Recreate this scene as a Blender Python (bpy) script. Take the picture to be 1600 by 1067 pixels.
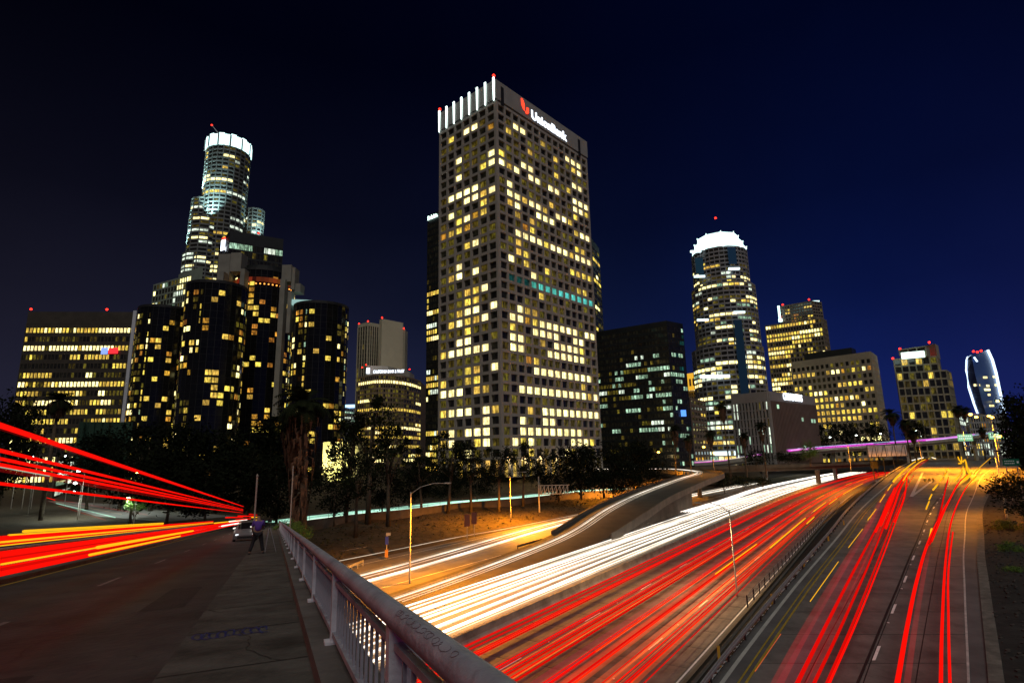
import bpy, bmesh, math, random
from mathutils import Vector, Matrix
import numpy as np
R = math.radians
rng = random.Random(11)
for o in list(bpy.data.objects):
    bpy.data.objects.remove(o)
SC = bpy.context.scene
COL = SC.collection
V = Vector

# ------------------------------------------------------------------ camera, sky, light
TH, RO = R(11.55), R(1.26)
cam = bpy.data.cameras.new('camera'); cam.lens = 20.025; cam.sensor_width = 36; cam.clip_end = 9000; cam.clip_start = .05
co = bpy.data.objects.new('camera', cam); COL.objects.link(co)
fd = V((0, math.cos(TH), math.sin(TH))); up = V((0, -math.sin(TH), math.cos(TH))); rt = V((1, 0, 0))
rt, up = math.cos(RO) * rt - math.sin(RO) * up, math.cos(RO) * up + math.sin(RO) * rt
m = Matrix((rt, up, -fd)).transposed().to_4x4(); m.translation = V((0, 0, 15)); co.matrix_world = m
SC.camera = co
SC.render.engine = 'CYCLES'
SC.view_settings.view_transform = 'Standard'; SC.view_settings.look = 'None'
SC.view_settings.gamma = 1; SC.view_settings.exposure = 0; SC.view_settings.use_curve_mapping = False
cy = SC.cycles
cy.use_denoising = True; cy.use_adaptive_sampling = False
cy.max_bounces = 5; cy.diffuse_bounces = 2; cy.glossy_bounces = 3; cy.transparent_max_bounces = 48
cy.sample_clamp_indirect = 4; cy.sample_clamp_direct = 0; cy.caustics_reflective = False; cy.caustics_refractive = False

w = bpy.data.worlds.new('World'); SC.world = w; w.use_nodes = True
nt = w.node_tree; nt.nodes.clear()
def N(t, k, **kw):
    n = t.nodes.new(k)
    for a, b in kw.items(): setattr(n, a, b)
    return n
def ramp(t, stops, fac, interp='LINEAR'):
    r = N(t, 'ShaderNodeValToRGB'); r.color_ramp.interpolation = interp
    e = r.color_ramp.elements
    while len(e) < len(stops): e.new(.5)
    for i, (p, c) in enumerate(stops):
        e[i].position = p; e[i].color = (*c, 1) if len(c) == 3 else c
    t.links.new(fac, r.inputs[0]); return r.outputs[0]
tc = N(nt, 'ShaderNodeTexCoord'); sx = N(nt, 'ShaderNodeSeparateXYZ'); nt.links.new(tc.outputs['Generated'], sx.inputs[0])
mp = N(nt, 'ShaderNodeMapRange'); mp.inputs[1].default_value = -.75; mp.inputs[2].default_value = .75
nt.links.new(sx.outputs[0], mp.inputs[0])
low = ramp(nt, [(0, (.022, .021, .040)), (.35, (.016, .020, .052)), (.60, (.009, .017, .072)), (.85, (.006, .015, .115)), (1, (.009, .014, .105))], mp.outputs[0])
high = ramp(nt, [(0, (.0003, .0003, .0018)), (.5, (.0003, .0008, .0066)), (.8, (.0004, .0018, .0150)), (1, (.0003, .0010, .0085))], mp.outputs[0])
el = ramp(nt, [(0, (0, 0, 0)), (.05, (.04, .04, .04)), (.14, (.34, .34, .34)), (.24, (.62, .62, .62)), (.38, (.85, .85, .85)), (.60, (1, 1, 1))], sx.outputs[2])
mx = N(nt, 'ShaderNodeMix', data_type='RGBA'); nt.links.new(el, mx.inputs[0]); nt.links.new(low, mx.inputs[6]); nt.links.new(high, mx.inputs[7])
nz = N(nt, 'ShaderNodeTexNoise'); nz.inputs['Scale'].default_value = 3.2; nz.inputs['Detail'].default_value = 5
nt.links.new(tc.outputs['Generated'], nz.inputs[0])
nr = ramp(nt, [(.35, (.86, .86, .88)), (.7, (1.12, 1.1, 1.08))], nz.outputs[0])
mm = N(nt, 'ShaderNodeMix', data_type='RGBA', blend_type='MULTIPLY'); mm.inputs[0].default_value = 1
nt.links.new(mx.outputs[2], mm.inputs[6]); nt.links.new(nr, mm.inputs[7])
sky = N(nt, 'ShaderNodeTexSky', sky_type='NISHITA'); sky.sun_disc = False; sky.sun_elevation = R(-7); sky.sun_rotation = R(65)
bg1 = N(nt, 'ShaderNodeBackground'); bg1.inputs[1].default_value = 1; nt.links.new(mm.outputs[2], bg1.inputs[0])
bg2 = N(nt, 'ShaderNodeBackground'); bg2.inputs[1].default_value = .05; nt.links.new(sky.outputs[0], bg2.inputs[0])
ad = N(nt, 'ShaderNodeAddShader'); nt.links.new(bg1.outputs[0], ad.inputs[0]); nt.links.new(bg2.outputs[0], ad.inputs[1])
ow = N(nt, 'ShaderNodeOutputWorld'); nt.links.new(ad.outputs[0], ow.inputs[0])

sl = bpy.data.lights.new('sun', 'SUN'); sl.energy = .95; sl.angle = R(40); sl.color = (1, .93, .84)   # the city's own night glow from behind the bridge
so = bpy.data.objects.new('sun', sl); COL.objects.link(so); so.rotation_euler = (R(36), 0, R(8))

# ------------------------------------------------------------------ helpers
def link(o, parent=None):
    COL.objects.link(o)
    if parent is not None: o.parent = parent
    return o
def tag(o, label=None, cat=None, group=None, kind=None):
    if label: o['label'] = label
    if cat: o['category'] = cat
    if group: o['group'] = group
    if kind: o['kind'] = kind
    return o
def empty(name, loc, label, cat, group=None, rz=0):
    o = bpy.data.objects.new(name, None); o.location = loc; o.rotation_euler[2] = rz; o.empty_display_size = .3
    return tag(link(o), label, cat, group)
def copy_tree(o, parent=None):
    c = link(o.copy(), parent)
    for ch in o.children: copy_tree(ch, c)
    return c

class MB:
    def __init__(s): s.v = []; s.f = []; s.m = []; s.uv = {}
    def add(s, vs, fs, mi=0):
        b = len(s.v); s.v += [tuple(x) for x in vs]
        for f in fs: s.f.append([b + i for i in f]); s.m.append(mi)
        return s
    def quad(s, a, b, c, d, mi=0, uv=False):
        s.add((a, b, c, d), ((0, 1, 2, 3),), mi)
        if uv: s.uv[len(s.f) - 1] = ((0, 0), (1, 0), (1, 1), (0, 1))
        return s
    def obox(s, c, ex, ey, ez, mi=0):
        c, ex, ey, ez = V(c), V(ex), V(ey), V(ez)
        vs = [c + sx * ex + sy * ey + sz * ez for sz in (-1, 1) for sy in (-1, 1) for sx in (-1, 1)]
        return s.add(vs, ((0, 2, 3, 1), (4, 5, 7, 6), (0, 1, 5, 4), (1, 3, 7, 5), (3, 2, 6, 7), (2, 0, 4, 6)), mi)
    def box(s, c, sz, mi=0):
        return s.obox(c, (sz[0] / 2, 0, 0), (0, sz[1] / 2, 0), (0, 0, sz[2] / 2), mi)
    def beam(s, p, q, wd, ht, mi=0, upv=(0, 0, 1)):
        p, q = V(p), V(q); d = q - p; L = d.length; d.normalize()
        u = V(upv)
        if abs(d.dot(u)) > .98: u = V((1, 0, 0))
        x = d.cross(u).normalized(); z = x.cross(d)
        return s.obox((p + q) / 2, x * wd / 2, d * L / 2, z * ht / 2, mi)
    def tube(s, pts, r, n=6, mi=0, cap=True):
        pts = [V(p) for p in pts]; k = len(pts); rs = r if isinstance(r, (list, tuple)) else [r] * k
        vs = []
        for i, p in enumerate(pts):
            t = (pts[min(i + 1, k - 1)] - pts[max(i - 1, 0)]).normalized()
            a = t.cross(V((0, 0, 1)));
            if a.length < .05: a = t.cross(V((1, 0, 0)))
            a.normalize(); b = a.cross(t)
            for j in range(n):
                an = 2 * math.pi * j / n
                vs.append(p + (a * math.cos(an) + b * math.sin(an)) * rs[i])
        fs = []
        for i in range(k - 1):
            for j in range(n):
                fs.append((i * n + j, i * n + (j + 1) % n, (i + 1) * n + (j + 1) % n, (i + 1) * n + j))
        if cap: fs += [tuple(range(n))[::-1], tuple(range((k - 1) * n, k * n))]
        return s.add(vs, fs, mi)
    def prism(s, poly, z0, z1, mi=0, top=True):
        n = len(poly); vs = [(p[0], p[1], z0) for p in poly] + [(p[0], p[1], z1) for p in poly]
        fs = [(i, (i + 1) % n, n + (i + 1) % n, n + i) for i in range(n)]
        if top: fs += [tuple(range(n, 2 * n)), tuple(range(n))[::-1]]
        return s.add(vs, fs, mi)
    def mesh(s, name, mats):
        me = bpy.data.meshes.new(name); me.from_pydata(s.v, [], s.f)
        for q in (mats if isinstance(mats, (list, tuple)) else [mats]): me.materials.append(q)
        if any(s.m): me.polygons.foreach_set('material_index', s.m)
        if s.uv:
            ul = me.uv_layers.new(name='UVMap')
            for fi, u in s.uv.items():
                p = me.polygons[fi]
                for li, c in zip(p.loop_indices, u): ul.data[li].uv = c
        me.update(); return me
    def build(s, name, mats, parent=None, smooth=False, kind=None, origin=None):
        if origin is not None:
            ox = V(origin); s.v = [(x - ox.x, y - ox.y, z - ox.z) for x, y, z in s.v]
        me = s.mesh(name, mats)
        if smooth: me.polygons.foreach_set('use_smooth', [True] * len(me.polygons))
        o = link(bpy.data.objects.new(name, me), parent)
        if origin is not None: o.location = ox
        if kind: o['kind'] = kind
        return o

MATS = {}
def mat(name, base, rough=.8, var=.25, scale=1.0, bump=.0, metal=0, spec=.4, coord='Object', dark=None):
    if name in MATS: return MATS[name]
    mt = bpy.data.materials.new(name); mt.use_nodes = True; t = mt.node_tree
    b = t.nodes['Principled BSDF']; b.inputs['Roughness'].default_value = rough; b.inputs['Metallic'].default_value = metal
    b.inputs['Specular IOR Level'].default_value = spec
    c = N(t, 'ShaderNodeTexCoord'); n1 = N(t, 'ShaderNodeTexNoise'); n1.inputs['Scale'].default_value = scale
    n1.inputs['Detail'].default_value = 8; n1.inputs['Roughness'].default_value = .65
    t.links.new(c.outputs[coord], n1.inputs['Vector'])
    lo = dark or tuple(x * (1 - var) for x in base); hi = tuple(min(1, x * (1 + var)) for x in base)
    cr = ramp(t, [(.3, lo), (.72, hi)], n1.outputs[0]); t.links.new(cr, b.inputs['Base Color'])
    if bump:
        n2 = N(t, 'ShaderNodeTexNoise'); n2.inputs['Scale'].default_value = scale * 9; n2.inputs['Detail'].default_value = 4
        t.links.new(c.outputs[coord], n2.inputs['Vector'])
        bp = N(t, 'ShaderNodeBump'); bp.inputs['Strength'].default_value = bump; bp.inputs['Distance'].default_value = .05
        t.links.new(n2.outputs[0], bp.inputs['Height']); t.links.new(bp.outputs[0], b.inputs['Normal'])
    MATS[name] = mt; return mt
def emis(name, col, st, sample=True):
    if name in MATS: return MATS[name]
    mt = bpy.data.materials.new(name); mt.use_nodes = True; t = mt.node_tree; t.nodes.clear()
    e = N(t, 'ShaderNodeEmission'); e.inputs[0].default_value = (*col, 1); e.inputs[1].default_value = st
    o = N(t, 'ShaderNodeOutputMaterial'); t.links.new(e.outputs[0], o.inputs[0])
    if not sample: mt.cycles.emission_sampling = 'NONE'
    MATS[name] = mt; return mt
def glow(name, col, st):
    """thin lit air: light added over whatever lies behind"""
    if name in MATS: return MATS[name]
    mt = bpy.data.materials.new(name); mt.use_nodes = True; t = mt.node_tree; t.nodes.clear()
    e = N(t, 'ShaderNodeEmission'); e.inputs[0].default_value = (*col, 1); e.inputs[1].default_value = st
    tr = N(t, 'ShaderNodeBsdfTransparent'); a = N(t, 'ShaderNodeAddShader'); o = N(t, 'ShaderNodeOutputMaterial')
    tc = N(t, 'ShaderNodeTexCoord'); nz = N(t, 'ShaderNodeTexNoise'); nz.inputs['Scale'].default_value = .12; nz.inputs['Detail'].default_value = 3
    t.links.new(tc.outputs['Object'], nz.inputs['Vector'])
    ml = N(t, 'ShaderNodeMapRange'); ml.inputs[1].default_value = .3; ml.inputs[2].default_value = .7; ml.inputs[3].default_value = st * .55; ml.inputs[4].default_value = st * 1.3
    t.links.new(nz.outputs[0], ml.inputs[0]); t.links.new(ml.outputs[0], e.inputs[1])
    t.links.new(tr.outputs[0], a.inputs[0]); t.links.new(e.outputs[0], a.inputs[1]); t.links.new(a.outputs[0], o.inputs[0])
    mt.cycles.emission_sampling = 'NONE' if st < .5 else 'AUTO'
    MATS[name] = mt; return mt
def winmat(name, col, st, spread=1.0):
    """a lit room behind glass: ceiling light, blinds and furniture differ from pane to pane"""
    if name in MATS: return MATS[name]
    mt = bpy.data.materials.new(name); mt.use_nodes = True; t = mt.node_tree
    b = t.nodes['Principled BSDF']; b.inputs['Base Color'].default_value = (.012, .012, .014, 1); b.inputs['Roughness'].default_value = .12
    uv = N(t, 'ShaderNodeUVMap'); gi = N(t, 'ShaderNodeNewGeometry'); oi = N(t, 'ShaderNodeObjectInfo')
    s1 = N(t, 'ShaderNodeMath', operation='ADD'); t.links.new(gi.outputs['Random Per Island'], s1.inputs[0]); t.links.new(oi.outputs['Random'], s1.inputs[1])
    fr = N(t, 'ShaderNodeMath', operation='FRACT'); t.links.new(s1.outputs[0], fr.inputs[0])
    cb = N(t, 'ShaderNodeCombineXYZ'); sp = N(t, 'ShaderNodeSeparateXYZ'); t.links.new(uv.outputs[0], sp.inputs[0])
    m50 = N(t, 'ShaderNodeMath', operation='MULTIPLY'); m50.inputs[1].default_value = 57.3; t.links.new(fr.outputs[0], m50.inputs[0])
    t.links.new(sp.outputs[0], cb.inputs[0]); t.links.new(sp.outputs[1], cb.inputs[1]); t.links.new(m50.outputs[0], cb.inputs[2])
    mpn = N(t, 'ShaderNodeMapping'); mpn.inputs['Scale'].default_value = (3.4, 1.5, 1); t.links.new(cb.outputs[0], mpn.inputs[0])
    nz = N(t, 'ShaderNodeTexNoise'); nz.inputs['Scale'].default_value = 1; nz.inputs['Detail'].default_value = 2; t.links.new(mpn.outputs[0], nz.inputs['Vector'])
    mr = N(t, 'ShaderNodeMapRange'); mr.inputs[1].default_value = .36; mr.inputs[2].default_value = .64; mr.inputs[3].default_value = 1 - .8 * spread; mr.inputs[4].default_value = 1 + .3 * spread
    t.links.new(nz.outputs[0], mr.inputs[0])
    # a drawn blind on one side
    m7 = N(t, 'ShaderNodeMath', operation='MULTIPLY'); m7.inputs[1].default_value = 7.31; t.links.new(fr.outputs[0], m7.inputs[0])
    f2 = N(t, 'ShaderNodeMath', operation='FRACT'); t.links.new(m7.outputs[0], f2.inputs[0])
    gt = N(t, 'ShaderNodeMath', operation='GREATER_THAN'); t.links.new(sp.outputs[0], gt.inputs[0]); t.links.new(f2.outputs[0], gt.inputs[1])
    bl = N(t, 'ShaderNodeMapRange'); bl.inputs[3].default_value = 1; bl.inputs[4].default_value = 1 - .55 * spread; t.links.new(gt.outputs[0], bl.inputs[0])
    br = N(t, 'ShaderNodeMapRange'); br.inputs[3].default_value = st * (1 - .5 * spread); br.inputs[4].default_value = st * 1.25; t.links.new(fr.outputs[0], br.inputs[0])
    p1 = N(t, 'ShaderNodeMath', operation='MULTIPLY'); t.links.new(mr.outputs[0], p1.inputs[0]); t.links.new(bl.outputs[0], p1.inputs[1])
    p2 = N(t, 'ShaderNodeMath', operation='MULTIPLY'); t.links.new(p1.outputs[0], p2.inputs[0]); t.links.new(br.outputs[0], p2.inputs[1])
    hs = N(t, 'ShaderNodeHueSaturation'); hs.inputs['Color'].default_value = (*col, 1)
    hm = N(t, 'ShaderNodeMapRange'); hm.inputs[3].default_value = .485; hm.inputs[4].default_value = .515; t.links.new(f2.outputs[0], hm.inputs[0]); t.links.new(hm.outputs[0], hs.inputs['Hue'])
    t.links.new(hs.outputs[0], b.inputs['Emission Color']); t.links.new(p2.outputs[0], b.inputs['Emission Strength'])
    mt.cycles.emission_sampling = 'NONE'
    MATS[name] = mt; return mt

W_BRIGHT = winmat('window_bright', (1, .85, .34), 3.0, .55)
W_WARM = winmat('window_warm', (1, .68, .10), 1.45, .75)
W_DIM = winmat('window_dim', (.60, .45, .05), .26, 1)
W_AMBER = winmat('window_amber', (1, .45, .05), .8, .9)
W_WHITE = winmat('window_white', (.86, 1, .8), 1.6, .8)
W_CYAN = winmat('window_cyan', (.16, 1, .85), .75, .5)
W_CYAND = winmat('window_cyan_dim', (.03, .3, .26), .25, .8)
W_GREEN = winmat('window_pale_green', (.62, 1, .68), .85, .9)
W_DARK = winmat('window_dark', (.3, .25, .12), .022, 1)
WM = {'B': W_BRIGHT, 'W': W_WARM, 'd': W_DIM, 'a': W_AMBER, 'w': W_WHITE, 'C': W_CYAN, 'c': W_CYAND, 'g': W_GREEN, '.': W_DARK}

M_CONC = mat('facade_concrete', (.385, .35, .305), .85, .12, .25)
M_STONE = mat('pale_stone', (.46, .43, .37), .8, .15, .2)
M_BEIGE = mat('beige_panel', (.50, .46, .33), .8, .08, .12)
M_GREY = mat('grey_cladding', (.30, .31, .32), .7, .15, .2)
M_DARK = mat('dark_cladding', (.016, .019, .020), .45, .3, .3)
M_BROWN = mat('brown_cladding', (.17, .12, .10), .8, .15, .2)
M_GLASS = mat('dark_glass', (.010, .010, .011), .10, .3, .2, spec=.35)
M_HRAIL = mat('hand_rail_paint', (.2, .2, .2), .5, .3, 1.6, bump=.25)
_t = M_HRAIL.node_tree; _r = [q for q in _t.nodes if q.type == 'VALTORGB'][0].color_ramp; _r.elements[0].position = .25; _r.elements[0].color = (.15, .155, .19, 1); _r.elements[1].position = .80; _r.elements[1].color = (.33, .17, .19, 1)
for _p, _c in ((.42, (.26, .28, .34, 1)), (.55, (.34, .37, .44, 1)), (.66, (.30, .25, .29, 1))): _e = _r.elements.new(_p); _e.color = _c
M_METAL = mat('galvanised_metal', (.33, .34, .36), .5, .2, 3, metal=.3)
M_POLE = mat('lamp_pole_paint', (.38, .35, .30), .6, .15, 2)
M_BLACKM = mat('black_metal', (.02, .02, .022), .5, .3, 3)
M_RAIL = mat('railing_paint', (.42, .47, .55), .5, .3, 2.2, bump=.15, dark=(.20, .21, .25))
M_ASPH = mat('asphalt', (.036, .038, .038), .75, .5, .6, bump=.5, dark=(.016, .017, .018))
M_FWY = mat('freeway_concrete', (.115, .11, .10), .7, .35, .35, bump=.3)
M_SLAB = mat('concrete_slab', (.125, .122, .115), .7, .45, .5, bump=.35)
M_WALK = mat('sidewalk_concrete', (.070, .072, .066), .85, .5, 1.1, bump=.5, dark=(.022, .023, .02))
M_KERB = mat('kerb_concrete', (.11, .11, .105), .8, .4, 1.2, bump=.3)
M_WALL = mat('retaining_concrete', (.125, .105, .082), .85, .35, .3, bump=.3)
M_SOIL = mat('dark_soil', (.009, .008, .007), 1, .6, .8, bump=.8)
M_SLOPE = mat('dry_slope', (.05, .036, .020), 1, .6, .7, bump=1.)
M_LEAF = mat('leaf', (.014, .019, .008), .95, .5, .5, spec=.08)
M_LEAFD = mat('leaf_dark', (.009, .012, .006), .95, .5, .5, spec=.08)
M_LEAFG = mat('leaf_green', (.10, .19, .025), .8, .4, .5)
M_BARK = mat('bark', (.10, .075, .05), .95, .4, 2, bump=.8)
M_SKIRT = mat('dead_fronds', (.10, .055, .032), 1, .5, 1.2)
M_WHITE = mat('white_marking', (.80, .81, .80), .7, .2, 2)
M_YELL = mat('yellow_marking', (.34, .25, .025), .7, .25, 2)
E_RED = emis('aviation_red', (1, .02, .01), 6, False)
E_SIGNW = emis('sign_white', (.80, .88, 1), 3.0, False)
E_SIGNR = emis('sign_red', (1, .05, .02), 2.2, False)
E_CROWN = emis('crown_light', (.66, 1, .98), 2.4, True)
E_LAMPW = emis('lamp_white', (.85, 1, .9), 14, False)
E_LAMPO = emis('lamp_sodium', (1, .50, .06), 14, False)

# local frames: freeway (lat to the right, s along), bridge (t to the right, s along, h over the pavement)
FD, FN = V((math.sin(R(32.6)), math.cos(R(32.6)), 0)), V((math.cos(R(32.6)), -math.sin(R(32.6)), 0))
def FW(lat, s, z=0):
    sh = .0002 * max(0, s - 140) ** 2
    p = FD * s + FN * (lat + sh); return V((p.x, p.y, z))
BA, BE = R(-22.22), R(-4.67)
BD = V((math.sin(BA), math.cos(BA), math.tan(BE))); BN = V((math.cos(BA), -math.sin(BA), 0))
EYE = 1.55
def BR(t, s, h=0): return V((0, 0, 15 - EYE)) + BD * s + BN * t + V((0, 0, h))

def strip(mb, left, right, mi=0, dz=0):
    for i in range(len(left) - 1):
        a, b, c, d = V(left[i]), V(right[i]), V(right[i + 1]), V(left[i + 1])
        o = V((0, 0, dz)); mb.quad(a + o, b + o, c + o, d + o, mi)
    return mb
def offs(path, d, dz=0):
    P = [V(p) for p in path]; out = []
    for i, p in enumerate(P):
        t = P[min(i + 1, len(P) - 1)] - P[max(i - 1, 0)]; t.z = 0; t.normalize()
        k = d[i] if isinstance(d, (list, tuple)) else d
        out.append(p + V((t.y, -t.x, 0)) * k + V((0, 0, dz)))
    return out
def smooth_path(pts, n=6):
    P = [V(p) for p in pts]; out = []
    for i in range(len(P) - 1):
        p0, p1, p2, p3 = P[max(i - 1, 0)], P[i], P[i + 1], P[min(i + 2, len(P) - 1)]
        for k in range(n):
            t = k / n
            out.append(.5 * ((2 * p1) + (p2 - p0) * t + (2 * p0 - 5 * p1 + 4 * p2 - p3) * t * t + (3 * p1 - p0 - 3 * p2 + p3) * t ** 3))
    out.append(P[-1]); return out

# ------------------------------------------------------------------ ground
gb = MB()
n = 48
ring = [(6500 * math.cos(2 * math.pi * i / n), 6500 * math.sin(2 * math.pi * i / n) + 200, -.6) for i in range(n)]
gb.add(ring, (tuple(range(n)),))
gb.build('ground', M_SOIL, kind='structure')

def st_lat(s): return float(np.interp(s, [40, 93, 107, 127, 148, 178, 196, 240], [-108, -106, -103.6, -103.4, -96, -94.7, -84, -80]))
def hz(s): return float(np.interp(s, [-50, 95, 150, 500], [3.0, 3.0, 8.0, 8.3]))
def bank(lat, s):
    sl_ = st_lat(s); h = hz(s)
    return float(np.interp(-lat, [0, 69.5, 72, 77, -sl_ - 6.5, -sl_ - 6.4, -sl_ + 6, -sl_ + 12, -sl_ + 30, 900],
                           [-.2, -.2, .1, 1.0, 1.6 if s < 215 else 3, 2.5 if s < 215 else 5, 2.5 if s < 215 else 6, 3.0, h, h]))
bk = MB()
ss = list(range(-260, 440, 10)); lats = [-69, -70, -72, -74.5, -77, -80, -84, -88, -90, -92, -94, -96, -98, -100, -103, -106, -109, -112, -116, -120, -126, -135, -150, -180, -240, -340, -500, -700]
P = [[V((*(FD * s + FN * lt)[:2], bank(lt, s) + (rng.uniform(-.12, .12) if -100 < lt < -72 else 0))) for lt in lats] for s in ss]
for i in range(len(ss) - 1):
    for j in range(len(lats) - 1): bk.quad(P[i][j + 1], P[i][j], P[i + 1][j], P[i + 1][j + 1])
bk.build('embankment', M_SLOPE, kind='structure', smooth=True)

# freeway
fb = MB()
S = [-140 + 10 * i for i in range(59)]
strip(fb, [FW(-70, s) for s in S], [FW(-12.6, s) for s in S])
freeway = fb.build('freeway', M_FWY, kind='structure')
edges = [-30.4, -25.5, -21.55, -17.7, -13.9]
for k in range(4):
    a, b = edges[k] + .03, edges[k + 1] - .03
    me = None
    for q in range(22):
        s0 = 30 + q * 4.7
        if me is None:
            mb = MB(); c = V((0, 0, 0))
            mb.obox((0, 0, .01), FN * (b - a) / 2, FD * 2.31, (0, 0, .012)); me = mb.mesh('slab', M_SLAB)
        o = link(bpy.data.objects.new('slab', me), freeway); o.location = FW((a + b) / 2, s0 + 2.35); o.location.z = rng.uniform(0, .004)
# dashes and raised dots
dm = MB(); dm.obox((0, 0, .004), FN * .06, FD * 1.7, (0, 0, .003)); dme = dm.mesh('lane_dash', M_WHITE)
bm_ = MB(); bm_.prism([(.07 * math.cos(a * 1.047), .07 * math.sin(a * 1.047)) for a in range(6)], 0, .03); bme = bm_.mesh('road_stud', M_WHITE)
for lt in (-25.5, -21.55, -17.7):
    for q in range(14):
        o = link(bpy.data.objects.new('lane_dash', dme), freeway); o.location = FW(lt, 32.5 + q * 14.6 + (lt % 3) * 4, .022)
        o = link(bpy.data.objects.new('road_stud', bme), freeway); o.location = FW(lt, 38.5 + q * 14.6 + (lt % 3) * 4, .022)
for lt, mt_ in ((-30.55, M_YELL), (-13.75, M_WHITE), (-43.6, M_WHITE), (-53.2, M_WHITE), (-67.6, M_WHITE)):
    mb = MB(); strip(mb, [FW(lt - .07, s, .026) for s in S], [FW(lt + .07, s, .026) for s in S]); mb.build('edge_line', mt_, freeway)

# median barrier
prof = [(-.40, 0), (-.38, .10), (-.17, .36), (-.12, .92), (.12, .92), (.17, .36), (.38, .10), (.40, 0)]
SB = [-140 + 6 * i for i in range(98)]
mb = MB()
for i in range(len(SB) - 1):
    A = [FW(-31.3 + x, SB[i], z) for x, z in prof]; Bq = [FW(-31.3 + x, SB[i + 1] - .03, z) for x, z in prof]
    b0 = len(mb.v); mb.add(A + Bq, [(j, j + 1, 9 + j, 8 + j) for j in range(7)] + [tuple(range(8))[::-1], tuple(range(8, 16))])
med = mb.build('median_barrier', mat('barrier_concrete', (.30, .275, .24), .85, .4, .5, bump=.3, dark=(.14, .125, .11))); tag(med, 'long concrete median barrier between white and red light trails', 'barrier')

# ------------------------------------------------------------------ the flyover connector on the left, climbing and curving away
PB = smooth_path([(-45.6 * FN + 20 * FD), FW(-45.6, 46.7), FW(-48.3, 78, .2), FW(-49.2, 96, 1.2), (19.42, 124.79, 3.40), (32.30, 152.89, 4.60), (51.73, 185.91, 6.60), (63.65, 204.10, 7.80), (66.55, 220.87, 8.20), (64.92, 246.54, 8.40), (54.95, 256.66, 8.40), (37.71, 274.19, 8.40)], 6)
wl = [4.2] * len(PB); wr = [float(np.interp(i, [0, 8, 16, 24, 36, 44, 54, 66], [4.5, 4.5, 6.5, 8.5, 9.0, 8.5, 8, 6])) for i in range(len(PB))]
mb = MB(); strip(mb, offs(PB, [-x for x in wl], .03), offs(PB, wr, .03)); mb.build('connector_road', mat('connector_asphalt', (.045, .042, .037), .75, .4, .3, bump=.3), kind='structure')
fl = empty('flyover', PB[20], 'curved concrete flyover carrying white trails over the freeway bank', 'flyover')
o_ = PB[20]
i0 = 18
mb = MB()
for side, sg in ((wr, 1), (wl, -1)):
    mb = MB(); a = offs(PB, [sg * x for x in side]); b = offs(PB, [sg * (x + .25) for x in side])
    for i in range(i0, len(PB) - 1):
        for q0, q1, z0, z1 in ((a, b, -.9, .6),):
            mb.add([q0[i] + V((0, 0, z0)), q1[i] + V((0, 0, z0)), q1[i] + V((0, 0, z1)), q0[i] + V((0, 0, z1)), q0[i + 1] + V((0, 0, z0)), q1[i + 1] + V((0, 0, z0)), q1[i + 1] + V((0, 0, z1)), q0[i + 1] + V((0, 0, z1))],
                   [(0, 1, 2, 3)[::-1], (4, 5, 6, 7), (0, 3, 7, 4)[::-1], (1, 5, 6, 2)[::-1], (3, 2, 6, 7)[::-1], (0, 4, 5, 1)[::-1]])
    mb.build('parapet', M_WALL, fl).location = -V(o_)
mb = MB(); a = offs(PB, [-x for x in wl], -.02); b = offs(PB, wr, -.02); c = offs(PB, [x - 1 for x in wr], -1.5); d = offs(PB, [-x + 1 for x in wl], -1.5)
for i in range(i0 + 6, len(PB) - 1):
    mb.add([a[i], b[i], c[i], d[i], a[i + 1], b[i + 1], c[i + 1], d[i + 1]], [(1, 2, 6, 5), (2, 3, 7, 6), (3, 0, 4, 7), (0, 1, 2, 3), (7, 6, 5, 4)])
mb.build('deck_girder', M_WALL, fl).location = -V(o_)
mb = MB(); b = offs(PB, [x - .2 for x in wr]); a = offs(PB, [-x + .2 for x in wl])
for i in range(14, 33):
    for q in (a, b):
        p0, p1 = q[i], q[i + 1]
        mb.quad(V((p0.x, p0.y, -.3)), V((p1.x, p1.y, -.3)), p1, p0)
p0, p1 = a[33], b[33]; mb.quad(V((p0.x, p0.y, -.3)), V((p1.x, p1.y, -.3)), p1, p0)
mb.build('abutment_wall', mat('abutment_concrete', (.060, .048, .036), .9, .4, .3, bump=.3), fl).location = -V(o_)  # darker concrete than the parapets and girder
for i in (37, 43, 49, 57):
    p = PB[i] - V(o_); mb = MB(); mb.tube([p + V((0, 0, -PB[i].z - .5)), p + V((0, 0, -2.3)), p + V((0, 0, -1.5))], [.8, .8, 1.5], 10); mb.build('pier', M_WALL, fl)

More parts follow.
